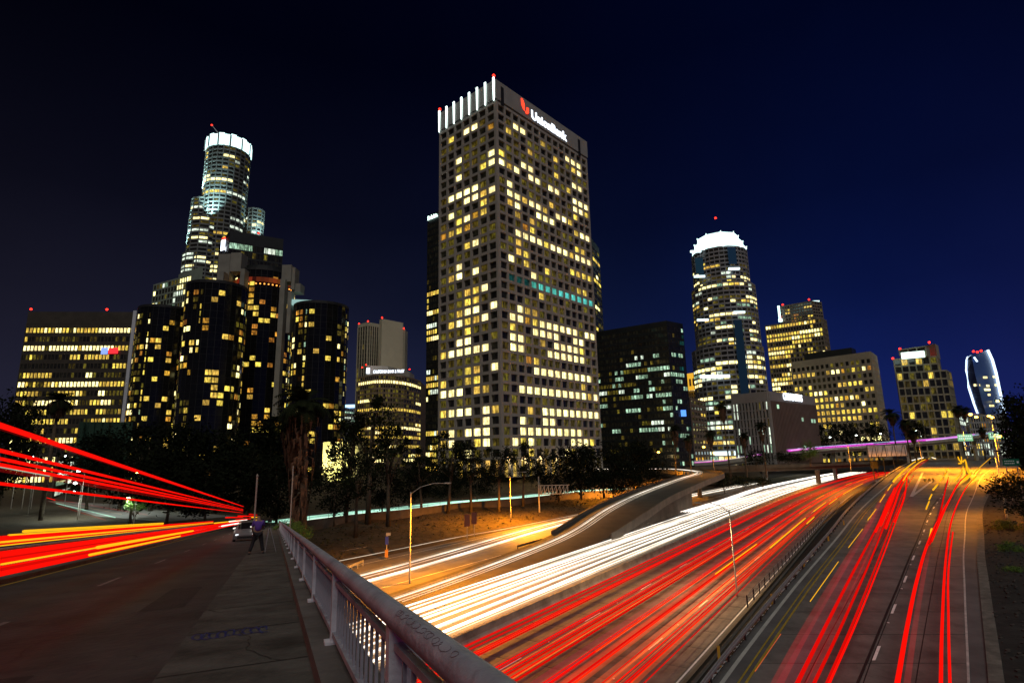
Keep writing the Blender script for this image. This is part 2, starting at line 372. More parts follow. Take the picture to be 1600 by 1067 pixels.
# ------------------------------------------------------------------ lower overpass with pillar, upper overpass
def overpass(name, path, wid, thick, par, label, piers, wallm=None, roadm=M_FWY):
    wallm = wallm or mat('brown_concrete', (.13, .10, .065), .85, .35, .3)
    P = [V(p) for p in path]; o = P[0].copy(); root = empty(name, o, label, 'overpass')
    loc = -o
    mb = MB(); a = offs(P, 0); b = offs(P, -wid)
    for i in range(len(P) - 1):
        for x, y, z0, z1 in ((a, b, -.15, 0),):
            mb.add([x[i] + V((0, 0, z0)), y[i] + V((0, 0, z0)), y[i] + V((0, 0, z1)), x[i] + V((0, 0, z1)), x[i + 1] + V((0, 0, z0)), y[i + 1] + V((0, 0, z0)), y[i + 1] + V((0, 0, z1)), x[i + 1] + V((0, 0, z1))],
                   [(0, 3, 7, 4), (1, 5, 6, 2), (3, 2, 6, 7), (0, 4, 5, 1), (0, 1, 2, 3), (7, 6, 5, 4)])
    mb.build('deck', roadm, root).location = loc
    for dd in (0, -wid):
        mb = MB(); a = offs(P, dd + .02); b = offs(P, dd + .3)
        for i in range(len(P) - 1):
            mb.add([a[i] + V((0, 0, -.3)), b[i] + V((0, 0, -.3)), b[i] + V((0, 0, par)), a[i] + V((0, 0, par)), a[i + 1] + V((0, 0, -.3)), b[i + 1] + V((0, 0, -.3)), b[i + 1] + V((0, 0, par)), a[i + 1] + V((0, 0, par))],
                   [(0, 1, 2, 3)[::-1], (4, 5, 6, 7), (0, 3, 7, 4)[::-1], (1, 5, 6, 2)[::-1], (3, 2, 6, 7)[::-1], (0, 4, 5, 1)[::-1]])
        mb.build('parapet', wallm, root).location = loc
    for dd in np.linspace(-.8, -wid + .8, 4):
        mb = MB(); a = offs(P, float(dd))
        for i in range(len(P) - 1): mb.beam(a[i] + V((0, 0, -.16 - thick / 2)), a[i + 1] + V((0, 0, -.16 - thick / 2)), .5, thick)
        mb.build('girder', wallm, root).location = loc
    for p, zt in piers:
        mb = MB(); p = V(p) - o; zt -= o.z; mb.obox((p.x, p.y, (p.z + zt) / 2), FN * .7, FD * 3.5, (0, 0, (zt - p.z) / 2)); mb.build('pillar', wallm, root)
    return root
PD = smooth_path([(57.92, 292.76, 8.20), (73.88, 274.71, 8.20), (92.77, 268.46, 8.20), (117.50, 271.21, 8.20), (150.83, 283.53, 8.20), (207.97, 323.94, 8.20), (243.48, 343.85, 8.40)], 3)
overpass('low_overpass', PD, 14, 1.6, 1.0, 'low brown overpass on a pillar over the freeway', [((*FW(-33, 301)[:2], -.3), 6.6), ((*FW(-5, 312)[:2], -.3), 6.6)])
PC = smooth_path([(56.34, 285.00, 7.77), (76.74, 285.00, 9.16), (106.85, 290.00, 10.46), (138.26, 295.00, 14.04), (167.25, 300.00, 15.71), (203.79, 310.00, 17.25), (238.88, 320.00, 18.97), (276.06, 330.00, 22.04), (319.94, 345.00, 26.22)], 3)
overpass('high_overpass', PC, 12, 1.3, .9, 'high overpass with magenta light trails in front of the buildings', [(V((p.x, p.y + 6, 0)), p.z - 1.2) for p in PC[4::4]], mat('pale_parapet', (.34, .32, .27), .8, .2, .2))

# ------------------------------------------------------------------ the right-hand ramp of concrete slabs
rowsL = [(3.81, 20.91, 4.50), (8.49, 27.92, 5.00), (18.57, 42.21, 5.70), (30.57, 59.26, 6.30), (57.55, 98.54, 7.00), (133.55, 205.22, 7.80), (253.06, 367.59, 8.10)]
rowsR = [(14.87, 20.48, 4.50), (20.34, 27.25, 5.00), (31.08, 40.99, 5.70), (43.93, 57.21, 6.30), (73.86, 93.50, 7.00), (146.62, 174.37, 7.80), (234.99, 256.86, 8.10)]
RL, RR = smooth_path(rowsL, 5), smooth_path(rowsR, 5)
mb = MB(); strip(mb, RL, RR); ramp_o = mb.build('ramp_road', mat('ramp_asphalt', (.10, .10, .102), .75, .4, .3, bump=.4), kind='structure')
def RP(px_frac, i, dz=0):
    return RL[i].lerp(RR[i], px_frac) + V((0, 0, dz))
# slabs: two lanes, joints across and along; the lane lines as fractions of the road's width
NR = len(RL)
def fr_at(k, i): # lane line positions measured across the road
    tab = {'yel': [.132, .132, .127, .140, .150, .17, .2], 'dash': [.552, .552, .597, .625, .652, .62, .55], 'white': [.93, .93, .925, .92, .918, .84, .74]}[k]
    return float(np.interp(i, [0, 5, 10, 15, 20, 25, 30], tab))
def RPs(k, u, off=0, dz=0):
    """point at running index u (float) on lane line k"""
    i = min(int(u), NR - 2); t = u - i
    p = RP(fr_at(k, i), i).lerp(RP(fr_at(k, i + 1), i + 1), t)
    d = (RR[i] - RL[i]).normalized()
    return p + d * off + V((0, 0, dz))
us = []
u = 1.5
acc = []
lens = [(RPs('dash', i + 1) - RPs('dash', i)).length for i in range(NR - 1)]
def u_of(dist):
    a = 0
    for i, l in enumerate(lens):
        if a + l >= dist: return i + (dist - a) / l
        a += l
    return NR - 1.001
d0 = 2.0
while d0 < 105:
    for ka, kb in (('yel', 'dash'), ('dash', 'white')):
        for half in (0, 1):
            ua, ub = u_of(d0), u_of(d0 + 4.52)
            A0, B0, A1, B1 = RPs(ka, ua), RPs(kb, ua), RPs(ka, ub), RPs(kb, ub)
            if half: A0, A1 = A0.lerp(B0, .5), A1.lerp(B1, .5)
            else: B0, B1 = A0.lerp(B0, .5), A1.lerp(B1, .5)
            x = (B0 - A0).normalized() * .03; z = V((0, 0, .012 + rng.uniform(0, .006)))
            mb = MB(); T = [A0 + x + z, B0 - x + z, B1 - x + z, A1 + x + z]; dn = V((0, 0, .02))
            mb.add(T + [p - dn for p in T], [(0, 1, 2, 3), (4, 5, 1, 0), (5, 6, 2, 1), (6, 7, 3, 2), (7, 4, 0, 3)])
            mb.build('slab', M_SLAB, ramp_o)
    d0 += 4.6
n_ = 40; mb = MB(); strip(mb, [RPs('yel', u_of(1.5 + 105 * j / n_), 0, .003) for j in range(n_ + 1)], [RPs('white', u_of(1.5 + 105 * j / n_), 0, .003) for j in range(n_ + 1)]); mb.build('joint_filler', mat('tar', (.012, .012, .012), .7, .3, 2), ramp_o)
def line_on_ramp(k, off, wdt, m_, u0, u1, name, dash=None):
    if dash is None:
        n_ = 40; L = [RPs(k, u0 + (u1 - u0) * j / n_, off - wdt / 2, .036) for j in range(n_ + 1)]; Rr = [RPs(k, u0 + (u1 - u0) * j / n_, off + wdt / 2, .036) for j in range(n_ + 1)]
        mb = MB(); strip(mb, L, Rr); return mb.build(name, m_, ramp_o)
    d = dash[0]
    while d < 150:
        ua, ub = u_of(d), u_of(d + dash[1]); mb = MB()
        strip(mb, [RPs(k, ua, off - wdt / 2, .036), RPs(k, ub, off - wdt / 2, .036)], [RPs(k, ua, off + wdt / 2, .036), RPs(k, ub, off + wdt / 2, .036)]); mb.build(name, m_, ramp_o)
        o = link(bpy.data.objects.new('road_stud', bme), ramp_o); o.location = RPs(k, u_of(d + dash[1] + 4.2), off, .034)
        d += dash[2]
line_on_ramp('yel', 0, .13, M_YELL, 0, 28, 'yellow_line'); line_on_ramp('yel', -.34, .10, M_YELL, 0, 28, 'yellow_line')
line_on_ramp('white', 0, .12, mat('worn_white', (.42, .43, .42), .7, .35, 1.5), 0, 29, 'white_line')
line_on_ramp('yel', -1.05, .22, mat('pale_gutter', (.38, .40, .38), .8, .2, 1), 0, 27, 'gutter')
line_on_ramp('dash', .12, .16, M_WHITE, 0, 0, 'lane_dash', (11.5, 2.2, 8.4))
mb = MB()
line_on_ramp('dash', -.18, .15, mat('tar', (.012, .012, .012), .7, .3, 2), 0, 20, 'tar_seam')
# gore triangle
ga, gb_, gc = (67.14, 100.22, 7.10), (127.67, 183.44, 7.80), (97.74, 137.91, 7.50)
for p, q in ((ga, gb_), (ga, gc)):
    mb = MB(); mb.beam(V(p) + V((0, 0, .05)), V(q) + V((0, 0, .05)), .45, .03); mb.build('gore_line', mat('worn_white', (.42, .43, .42)), ramp_o)
# kerb and dirt shoulder on the right
mb = MB(); a, b = RR, offs(RR, .55)
for i in range(NR - 1):
    x = V((0, 0, .13)); mb.quad(a[i], a[i + 1], a[i + 1] + x, a[i] + x); mb.quad(a[i] + x, b[i] + x, b[i + 1] + x, a[i + 1] + x)
mb.build('kerb', mat('worn_kerb', (.13, .125, .11), .9, .5, 1.5, bump=.5), kind='structure')
mb = MB(); prev = [p + V((0, 0, .12)) for p in b]
for dd, dz in ((2.5, .1), (6, .35), (11, 1.2), (20, 2.2), (60, 3), (200, 3)):
    cur = [p + V((0, 0, dz + rng.uniform(-.08, .08))) for p in offs(RR, .55 + dd)]; strip(mb, prev, cur); prev = cur
mb.build('shoulder_soil', mat('shoulder_dirt', (.022, .021, .02), 1, .6, .7, bump=.9), kind='structure', smooth=True)
# slope between freeway and ramp
mb = MB()
Lf = []
for p in RL:
    s_ = p.dot(FD); Lf.append(FW(-12.7, s_, -.02))
mid = [a.lerp(b, .55) + V((0, 0, -.6 + rng.uniform(-.15, .15))) for a, b in zip(Lf, RL)]
edge_ = offs(RL, -.05, -.02)
strip(mb, Lf, mid); strip(mb, mid, edge_)
mb.build('slope', M_SOIL, kind='structure', smooth=True)
# plateau beyond the ramp
mb = MB(); e0, e1 = RL[-1], RR[-1]
mb.add([e0 + V((0, 0, -.02)), e1 + V((0, 0, -.02)), V((344.09, 358.30, 8.10)), V((517.49, 623.25, 8.10)), V((414.72, 567.15, 8.10))], [(0, 1, 2, 3, 4)])
mb.build('junction_road', M_FWY, kind='structure')

# guard rail along the ramp's left edge (posts, beam), delineators below it
gr = empty('guard_rail', RL[5], 'grey steel guard rail along the left edge of the ramp', 'guard rail')
L2 = offs(RL, .25); o_ = RL[5]
mb = MB()
for i in range(NR - 2):
    for zc, hh, xx in ((.62, .10, .03), (.72, .08, -.03), (.52, .08, -.03)):
        mb.beam(L2[i] + V((xx, 0, zc)) - o_, L2[i + 1] + V((xx, 0, zc)) - o_, .05, hh)
mb.build('rail_beam', M_METAL, gr)
pm = MB(); pm.box((0, 0, .2), (.10, .12, .7)); pme = pm.mesh('post', M_BLACKM)
for i in range(2, NR - 2):
    n_ = max(1, int((L2[i + 1] - L2[i]).length / 2.2))
    for k in range(n_):
        p = L2[i].lerp(L2[i + 1], k / n_); o = link(bpy.data.objects.new('post', pme), gr); o.location = p - o_ + V((-.2, .08, 0))
M_DEL = mat('delineator_yellow', (.60, .36, .04), .5, .2, 2)
dl = MB(); dl.box((0, 0, .5), (.14, .03, 1.0)); dle = dl.mesh('marker_post', M_DEL)
nm = ['nearest', 'second nearest', 'third nearest', 'fourth nearest', 'farthest']
for k, (px, py) in enumerate(((10.23, 31.80, 4.70), (16.59, 39.85, 5.30), (23.09, 48.62, 5.70), (30.91, 59.35, 6.10), (38.14, 69.35, 6.40))) if False else enumerate([(10.23, 31.80, 4.70)[:2], (16.59, 39.85, 5.30)[:2], (23.09, 48.62, 5.70)[:2], (30.91, 59.35, 6.10)[:2], (38.14, 69.35, 6.40)[:2]]):
    z = [4.7, 5.3, 5.7, 6.1, 6.4][k]
    o = link(bpy.data.objects.new('marker_post', dle)); o.location = (px, py, z - .35)
    tag(o, 'small yellow marker post behind the guard rail, %s to the bridge' % nm[k], 'marker post', 'yellow marker posts behind the guard rail')
# litter on the dark slope, gravel on the shoulder
mb = MB()
for i in range(420):
    k = rng.randrange(2, 22); a = Lf[k].lerp(Lf[k + 1], rng.random()); b = RL[k].lerp(RL[k + 1], rng.random()); t = rng.uniform(.55, .97)
    p = a.lerp(b, t); p.z = RL[k].z - (1 - t) * 3.4 if t > .55 else p.z
    p = mid[k].lerp(edge_[k], (t - .55) / .45 * .99).lerp(mid[k + 1].lerp(edge_[k + 1], (t - .55) / .45 * .99), rng.random()); r_ = rng.uniform(.03, .13)
    mb.obox(p + V((0, 0, .03)), (r_, r_ * .4, 0), (-r_ * .3, r_ * .6, .02), (0, 0, r_ * .25))
mb.build('litter', mat('pale_litter', (.40, .42, .44), .8, .5, 3), kind='stuff')
mb = MB()
for i in range(900):
    k = rng.randrange(2, 24); q = rng.uniform(.1, 5); p = offs(RR, .6 + q)[k] if False else RR[k].lerp(RR[k + 1], rng.random()) + (RR[k] - RL[k]).normalized() * (.6 + q); r_ = rng.uniform(.02, .10)
    mb.obox(p + V((0, 0, .16 + q * .03)), (r_, 0, r_ * .2), (0, r_ * .8, 0), (0, 0, r_ * .5))
mb.build('gravel', mat('gravel_stone', (.05, .047, .043), .9, .5, 3), kind='stuff')

# fence along the freeway's right shoulder
fe = empty('roadside_fence', FW(-13.2, 60), 'low wire fence on posts along the right freeway shoulder', 'fence')
o_ = FW(-13.2, 60)
pm = MB(); pm.box((0, 0, .7), (.09, .09, 1.5)); pme2 = pm.mesh('post', M_BLACKM)
for k in range(40):
    o = link(bpy.data.objects.new('post', pme2), fe); o.location = FW(-13.2, 62 + k * 3.2) - o_
for z in (.35, .9, 1.4):
    mb = MB(); mb.tube([FW(-13.2, 62 + k * 6.4, z) - o_ for k in range(20)], .025, 4); mb.build('wire', M_METAL, fe)
mb = MB(); strip(mb, [FW(-12.95, 28 + 6 * k, .02) for k in range(50)], [FW(-12.95, 28 + 6 * k, .62) for k in range(50)]); strip(mb, [FW(-12.95, 28 + 6 * k, .62) for k in range(50)], [FW(-12.7, 28 + 6 * k, .62) for k in range(50)])
tag(mb.build('shoulder_wall', M_WALL), 'low concrete wall at the foot of the dark slope', 'wall')

gc = random.Random(8); mb = MB()
for i in range(9000):
    s_ = gc.uniform(45, 230); u_ = gc.random(); lt = -73 - u_ * (-st_lat(s_) - 80)
    if gc.random() < .35 + .35 * math.sin(lt * .9 + s_ * .13) * math.sin(s_ * .31): continue
    p = FD * s_ + FN * lt; z_ = bank(lt, s_); k_ = gc.uniform(.12, .34); a = gc.uniform(0, 6.28)
    d1 = V((math.cos(a), math.sin(a), gc.uniform(-.2, .5))) * k_; d2 = V((-math.sin(a), math.cos(a), gc.uniform(-.1, .6))) * k_ * .6; c_ = V((p.x, p.y, z_ + gc.uniform(.05, .35)))
    mb.quad(c_ - d1, c_ + d2, c_ + d1, c_ - d2)
mb.build('ground_cover', mat('ivy_leaf', (.060, .052, .018), .9, .5, .6, spec=.1), kind='stuff')
# street and retaining wall behind the trees on the left bank
PS = [(-48.54, 119.74, 2.56), (-38.89, 135.37, 2.56), (-29.27, 145.65, 2.56), (-18.53, 161.94, 2.56), (-1.04, 175.83, 2.56), (15.99, 196.98, 2.56), (39.98, 210.29, 2.56)]
PS = smooth_path(PS, 4)
mb = MB(); strip(mb, offs(PS, -6), offs(PS, 5.5)); mb.build('street', M_ASPH, kind='structure')
w_ = offs(PS, 6.0); mb = MB()
for i in range(len(w_) - 1): mb.beam(w_[i] + V((0, 0, -.6)), w_[i + 1] + V((0, 0, -.6)), .35, 3.4)
o = mb.build('retaining_wall', M_WALL); tag(o, 'low tan retaining wall below the street behind the trees', 'wall')
rl_ = empty('street_rail', w_[0], 'thin metal rail on posts along the tan retaining wall', 'railing')
for z in (1.6, 2.1):
    mb = MB(); mb.tube([p - w_[0] + V((0, 0, z)) for p in w_], .04, 4); mb.build('rail', M_METAL, rl_)
for i in range(0, len(w_)):
    mb = MB(); p = w_[i] - w_[0]; mb.beam(p + V((0, 0, 1.1)), p + V((0, 0, 2.1)), .06, .06); mb.build('post', M_METAL, rl_)
# cross street far left
mb = MB(); strip(mb, [V((-196.20, 241.61, 3.06)), V((-104.81, 147.61, 3.06)), V((-75.90, 128.70, 3.06))], [V((-204.67, 269.92, 3.06)), V((-97.49, 161.82, 3.06)), V((-65.50, 138.95, 3.06))]); mb.build('cross_street', mat('light_road', (.22, .22, .21), .7, .3, .4), kind='structure')

# ------------------------------------------------------------------ the viaduct the camera stands on
SS = [-42, -22, -10, -4, 0, 2, 4, 6, 8, 10, 14, 18, 24, 32, 42, 54, 68, 84, 104, 126]
mb = MB()
def deck(name, t0, t1, h, m_, thick=.5):
    mb = MB()
    for i in range(len(SS) - 1):
        A = [BR(t0, SS[i], h), BR(t1, SS[i], h), BR(t1, SS[i + 1], h), BR(t0, SS[i + 1], h)]; dn = V((0, 0, -thick))
        mb.add(A + [p + dn for p in A], [(0, 1, 2, 3), (7, 6, 5, 4), (0, 3, 7, 4), (1, 5, 6, 2)])
    return mb.build(name, m_, kind='structure')
deck('bridge_road', -8.2, -1.05, -.13, M_ASPH, 1.2)
walk = deck('sidewalk', -1.05, .45, 0, M_WALK, 1.3)
deck('railing_kerb', .45, .95, .17, M_KERB, 1.6)
deck('left_kerb', -8.75, -8.2, .02, M_KERB, 1.5)
mb = MB(); strip(mb, [BR(-8.02, s, -.122) for s in SS], [BR(-7.88, s, -.122) for s in SS]); mb.build('yellow_line', M_YELL, walk)
for k in range(26):                                     # paving joints of the sidewalk
    s_ = 2.6 + k * 2.4; mb = MB(); mb.quad(BR(-1.04, s_, .004), BR(.44, s_ + .02, .004), BR(.44, s_ + .05, .004), BR(-1.04, s_ + .03, .004)); mb.build('joint', mat('tar', (.012,) * 3), walk)
mb = MB()
for k in range(12):
    s_ = 3 + k * 9; mb.quad(BR(-4.7, s_, -.126), BR(-4.58, s_, -.126), BR(-4.58, s_ + 2.6, -.126), BR(-4.7, s_ + 2.6, -.126))
mb.build('lane_dash', mat('worn_marking', (.16, .16, .16), .8, .5, 4), walk)
cr_ = random.Random(12)
for q in range(16):                                     # cracks in road and pavement
    t0, s0 = cr_.uniform(-6.5, .3), cr_.uniform(2.5, 16); a = cr_.uniform(0, 6.28); mb = MB(); h0 = .005 if t0 > -1 else -.125; wd_ = cr_.uniform(.004, .009)
    for k in range(cr_.randrange(8, 18)):
        a += cr_.uniform(-.6, .6); t1, s1 = t0 + .11 * math.cos(a), s0 + .16 * math.sin(a)
        if (t1 > -1.03) != (h0 > 0) or t1 > .43: break
        mb.quad(BR(t0 - wd_, s0, h0), BR(t1 - wd_, s1, h0), BR(t1 + wd_, s1 + wd_, h0), BR(t0 + wd_, s0 + wd_, h0)); t0, s0 = t1, s1
    if mb.f: mb.build('crack', mat('tar', (.012,) * 3), walk)
for q, (t0, s0, dt, ds) in enumerate(((-3.6, 6.5, 1.1, 2.6), (-5.6, 11, 1.6, 1.4), (-2.4, 14, .8, 4), (-6.8, 8, .9, 5))):
    mb = MB(); mb.quad(BR(t0, s0, -.127), BR(t0 + dt, s0 + .1, -.127), BR(t0 + dt - .05, s0 + ds, -.127), BR(t0 + .04, s0 + ds + .08, -.127)); mb.build('road_patch', mat('patch_asphalt', (.022, .022, .023), .8, .4, 2, bump=.5), walk)
# scribble of blue spray paint on the pavement
r2 = random.Random(5); mb = MB()
for loop in range(9):
    c = -.92 + loop * .105; pts = []
    for j in range(14):
        a = j / 13 * math.tau * r2.uniform(.8, 1.0)
        pts.append((c + .07 * math.cos(a) + j * .004, 9.55 + .32 * math.sin(a + r2.uniform(-.4, .4)) * r2.uniform(.5, 1)))
    for j in range(13):
        (t0, s0), (t1, s1) = pts[j], pts[j + 1]; d = V((t1 - t0, s1 - s0)); nn = V((-d.y, d.x)).normalized() * .012 if d.length > 1e-5 else V((0, .01))
        mb.quad(BR(t0 - nn.x, s0 - nn.y, .006), BR(t1 - nn.x, s1 - nn.y, .006), BR(t1 + nn.x, s1 + nn.y, .006), BR(t0 + nn.x, s0 + nn.y, .006))
mb.build('graffiti', mat('blue_spray', (.02, .03, .16), .6, .3, 6), walk)

def railing(t, s0, s1, label, step=3.5, sgn=1, first=3.6):
    o_ = BR(t, 0, 0); root = empty('bridge_railing', o_, label, 'railing')
    L = [s0, -20, -8, -3, 0, 2, 4, 6, 8, 10, 14, 18, 24, 32, 42, 54, 68, s1]
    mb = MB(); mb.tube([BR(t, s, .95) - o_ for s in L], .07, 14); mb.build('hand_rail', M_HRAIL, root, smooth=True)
    mb = MB()
    for i in range(len(L) - 1): mb.beam(BR(t, L[i], .27) - o_, BR(t, L[i + 1], .27) - o_, .07, .05)
    mb.build('bottom_rail', M_RAIL, root)
    mb = MB()
    for i in range(len(L) - 1): mb.beam(BR(t, L[i], .80) - o_, BR(t, L[i + 1], .80) - o_, .05, .04)
    mb.build('top_rail', M_RAIL, root)
    # a tapered plate post, its wide face towards the traffic
    mb = MB(); x, y = BN, V((BD.x, BD.y, 0)).normalized()
    sec = [(.17, .055, .07), (.55, .055, .08), (.78, .055, .17), (.90, .055, .07)]
    for (z0, a0, b0), (z1, a1, b1) in zip(sec[:-1], sec[1:]):
        q = []
        for z, a, b in ((z0, a0, b0), (z1, a1, b1)):
            q += [x * (-.05) - y * a + V((0, 0, z)), x * b - y * a + V((0, 0, z)), x * b + y * a + V((0, 0, z)), x * (-.05) + y * a + V((0, 0, z))]
        mb.add(q, [(0, 1, 5, 4), (1, 2, 6, 5), (2, 3, 7, 6), (3, 0, 4, 7)])
    mb.obox((0, 0, .185), x * .11, y * .09, (0, 0, .015))
    pme = mb.mesh('post', mat('lit_post_paint', (.66, .72, .80), .5, .25, 2.5, bump=.15))  # paler than the rails: bluish light on the posts put into the paint
    bb = MB(); bb.obox((0, 0, .53), x * .011, y * .011, (0, 0, .26)); bme2 = bb.mesh('baluster', M_RAIL)
    s = first - step * 12; cnt = 0; rest = MB()
    while s < s1 - 1:
        o = link(bpy.data.objects.new('post', pme), root); o.location = BR(t, s, 0) - o_
        k = s + .2
        while k < s + step - .1:
            if cnt < 190 and k > 1.2 or sgn < 0 and cnt < 60 and k > 8:
                o = link(bpy.data.objects.new('baluster', bme2), root); o.location = BR(t, k, 0) - o_; cnt += 1
            else: rest.obox(BR(t, k, .53) - o_, x * .011, y * .011, (0, 0, .26))
            k += .235
        s += step
    rest.build('balusters', M_RAIL, root, kind='stuff')
    return root
rr_ = railing(.70, -40, 92, 'blue grey steel railing along the sidewalk, large in the foreground')
railing(-8.45, -40, 92, 'far railing across the road, behind the wide red trails', sgn=-1)
# red scribble on the hand rail
o_ = BR(.70, 0, 0); gr2 = random.Random(4)
for q in range(9):
    pts = []; s0 = 2.25 + q * .13; ph = gr2.uniform(0, 6); f1 = gr2.uniform(.6, 1.6)
    for j in range(12):
        t_ = j / 11 * math.tau * f1; s_ = s0 + .05 * math.sin(t_ + ph) + j * .006; a = R(122) + .26 * math.cos(t_ * gr2.choice((1, 1, .9)) + ph)
        pts.append(BR(.70, s_, .95) - o_ + BN * math.cos(a) * .0712 + V((0, 0, math.sin(a) * .0712)))
    mb = MB(); mb.tube(pts, .0010, 4); mb.build('graffiti', mat('red_spray', (.16, .10, .12), .7, .3, 6), rr_)

# ------------------------------------------------------------------ buildings
CAMP = V((0, 0, 15))
def rowrun(seed, p_on, run, kinds, dim=0.15, rowvar=.8):
    r = random.Random(seed); cache = {}
    def f(j, i):
        if j not in cache:
            pr = max(0, min(.97, p_on * (1 + rowvar * r.uniform(-1, 1)))); row = []; on = r.random() < pr; k = r.choice(kinds)
            for q in range(400):
                if r.random() < 1 / run:
                    on = r.random() < pr; k = r.choice(kinds)
                row.append((k if r.random() < .93 else r.choice(kinds)) if on else ('d' if r.random() < dim else '.'))
            cache[j] = row
        return cache[j][i]
    return f
PANE = {}
def pane_mesh(wd, ht, k, mull):
    key = (round(wd, 2), round(ht, 2), k, mull)
    if key not in PANE:
        mb = MB(); mb.quad((-wd / 2, 0, -ht / 2), (wd / 2, 0, -ht / 2), (wd / 2, 0, ht / 2), (-wd / 2, 0, ht / 2), 0, True)
        mb.add([(-wd / 2, .06, -ht / 2), (wd / 2, .06, -ht / 2), (wd / 2, .06, ht / 2), (-wd / 2, .06, ht / 2)], [(3, 2, 1, 0)], 1)
        for x in mull: mb.box((x * wd, -.03, 0), (.09, .05, ht), 1)
        PANE[key] = mb.mesh('window', [WM[k], M_BLACKM])
    return PANE[key]
class Tower:
    def __init__(s, name, label, origin, cat='building', group=None, parts=120):
        s.o = V(origin); s.root = empty(name, s.o, label, cat, group); s.wins = []; s.parts = parts
    def loc(s, p): return V(p) - s.o
    def body(s, poly, z0, z1, m_, name='wall'):
        mb = MB(); mb.prism([(p[0] - s.o.x, p[1] - s.o.y) for p in poly], z0 - s.o.z, z1 - s.o.z)
        return mb.build(name, m_, s.root)
    def facade(s, A, B, z0, z1, nb, nf, pier, span, dep, fm, lit, mull=(), sep=False, piers=True, spans=True, pd=None, skip=None, pdep=None):
        A, B = V((A[0], A[1], 0)), V((B[0], B[1], 0)); d = (B - A); L = d.length; d.normalize(); nr = V((d.y, -d.x, 0)); bw = L / nb; fh = (z1 - z0) / nf
        A0 = A - V((s.o.x, s.o.y, s.o.z)); zz = V((0, 0, 1)); mb = MB(); pdep = pdep or dep
        if piers:
            for i in range(nb + 1):
                q = mb if not sep else MB()
                q.obox(A0 + d * (i * bw) + nr * (pdep / 2) + zz * ((z0 + z1) / 2), d * pier / 2, nr * pdep / 2, zz * ((z1 - z0) / 2 + span / 2))
                if sep: q.build('pier', fm, s.root)
        if spans:
            for j in range(nf + 1):
                if sep:
                    q = MB(); q.obox(A0 + d * (L / 2) + nr * ((dep - .04) / 2) + zz * (z0 + j * fh), d * (L / 2), nr * (dep - .04) / 2, zz * span / 2); q.build('spandrel', fm, s.root)
                else: mb.obox(A0 + d * (L / 2) + nr * ((dep - .04) / 2) + zz * (z0 + j * fh), d * (L / 2), nr * (dep - .04) / 2, zz * span / 2)
        if not sep and mb.f: mb.build('facade_frame', fm, s.root)
        ang = math.atan2(d.y, d.x); ww, wh = bw - (pier if piers else .06), fh - span
        for j in range(nf):
            for i in range(nb):
                if skip and skip(j, i): continue
                k = lit(j, i)
                c = A0 + d * ((i + .5) * bw) + nr * .07 + zz * (z1 - (j + .5) * fh)
                s.wins.append(((c + s.o - CAMP).length - (25 if k not in '.c' else 0), c, ang, ww, wh, k, d, mull))
    def done(s):
        s.wins.sort(key=lambda x: x[0]); rest = {}
        for q, (dd, c, ang, ww, wh, k, d, mull) in enumerate(s.wins):
            if q < s.parts:
                o = link(bpy.data.objects.new('window', pane_mesh(ww, wh, k, mull)), s.root); o.location = c; o.rotation_euler[2] = ang
            else:
                mb = rest.setdefault('x', MB()); ks = '.dBWawCcg'; z = V((0, 0, wh / 2)); x = d * (ww / 2)
                mb.quad(c - x - z, c + x - z, c + x + z, c - x + z, ks.index(k), True)
        for mb in rest.values():
            mb.build('window_panes', [WM[k] for k in '.dBWawCcg'], s.root, kind='stuff')
        return s
    def beacon(s, p, r=.7):
        r = r * .75
        mb = MB(); mb.tube([V((0, 0, -r * 1.4)), V((0, 0, -r))], r * .5, 6); o = mb.build('beacon_base', M_BLACKM, s.root); o.location = s.loc(p)
        bm = bmesh.new(); bmesh.ops.create_icosphere(bm, subdivisions=2, radius=r); me = bpy.data.meshes.new('beacon'); bm.to_mesh(me); bm.free(); me.materials.append(E_RED)
        b = link(bpy.data.objects.new('beacon', me), s.root); b.location = s.loc(p)
    def text(s, body, p, size, dirv, m_, name='sign_lettering', ext=.12, sx=1.0, sy=1.0, bold=.018):
        cu = bpy.data.curves.new(name, 'FONT'); cu.body = body; cu.size = size; cu.extrude = ext; cu.offset = size * bold; cu.space_character = sx
        f_ = bpy.data.objects.new(name, cu); COL.objects.link(f_); bpy.context.view_layer.update()
        me = bpy.data.meshes.new_from_object(f_.evaluated_get(bpy.context.evaluated_depsgraph_get())); bpy.data.objects.remove(f_); bpy.data.curves.remove(cu)
        me.materials.clear(); me.materials.append(m_); me.name = name
        o = link(bpy.data.objects.new(name, me), s.root); o.location = s.loc(p); o.rotation_euler = (R(90), 0, math.atan2(dirv[1], dirv[0])); o.scale = (1, sy, 1); return o
def par(PL, P0, PR):
    PL, P0, PR = V(PL), V(P0), V(PR); return [P0, PR, PR + PL - P0, PL]

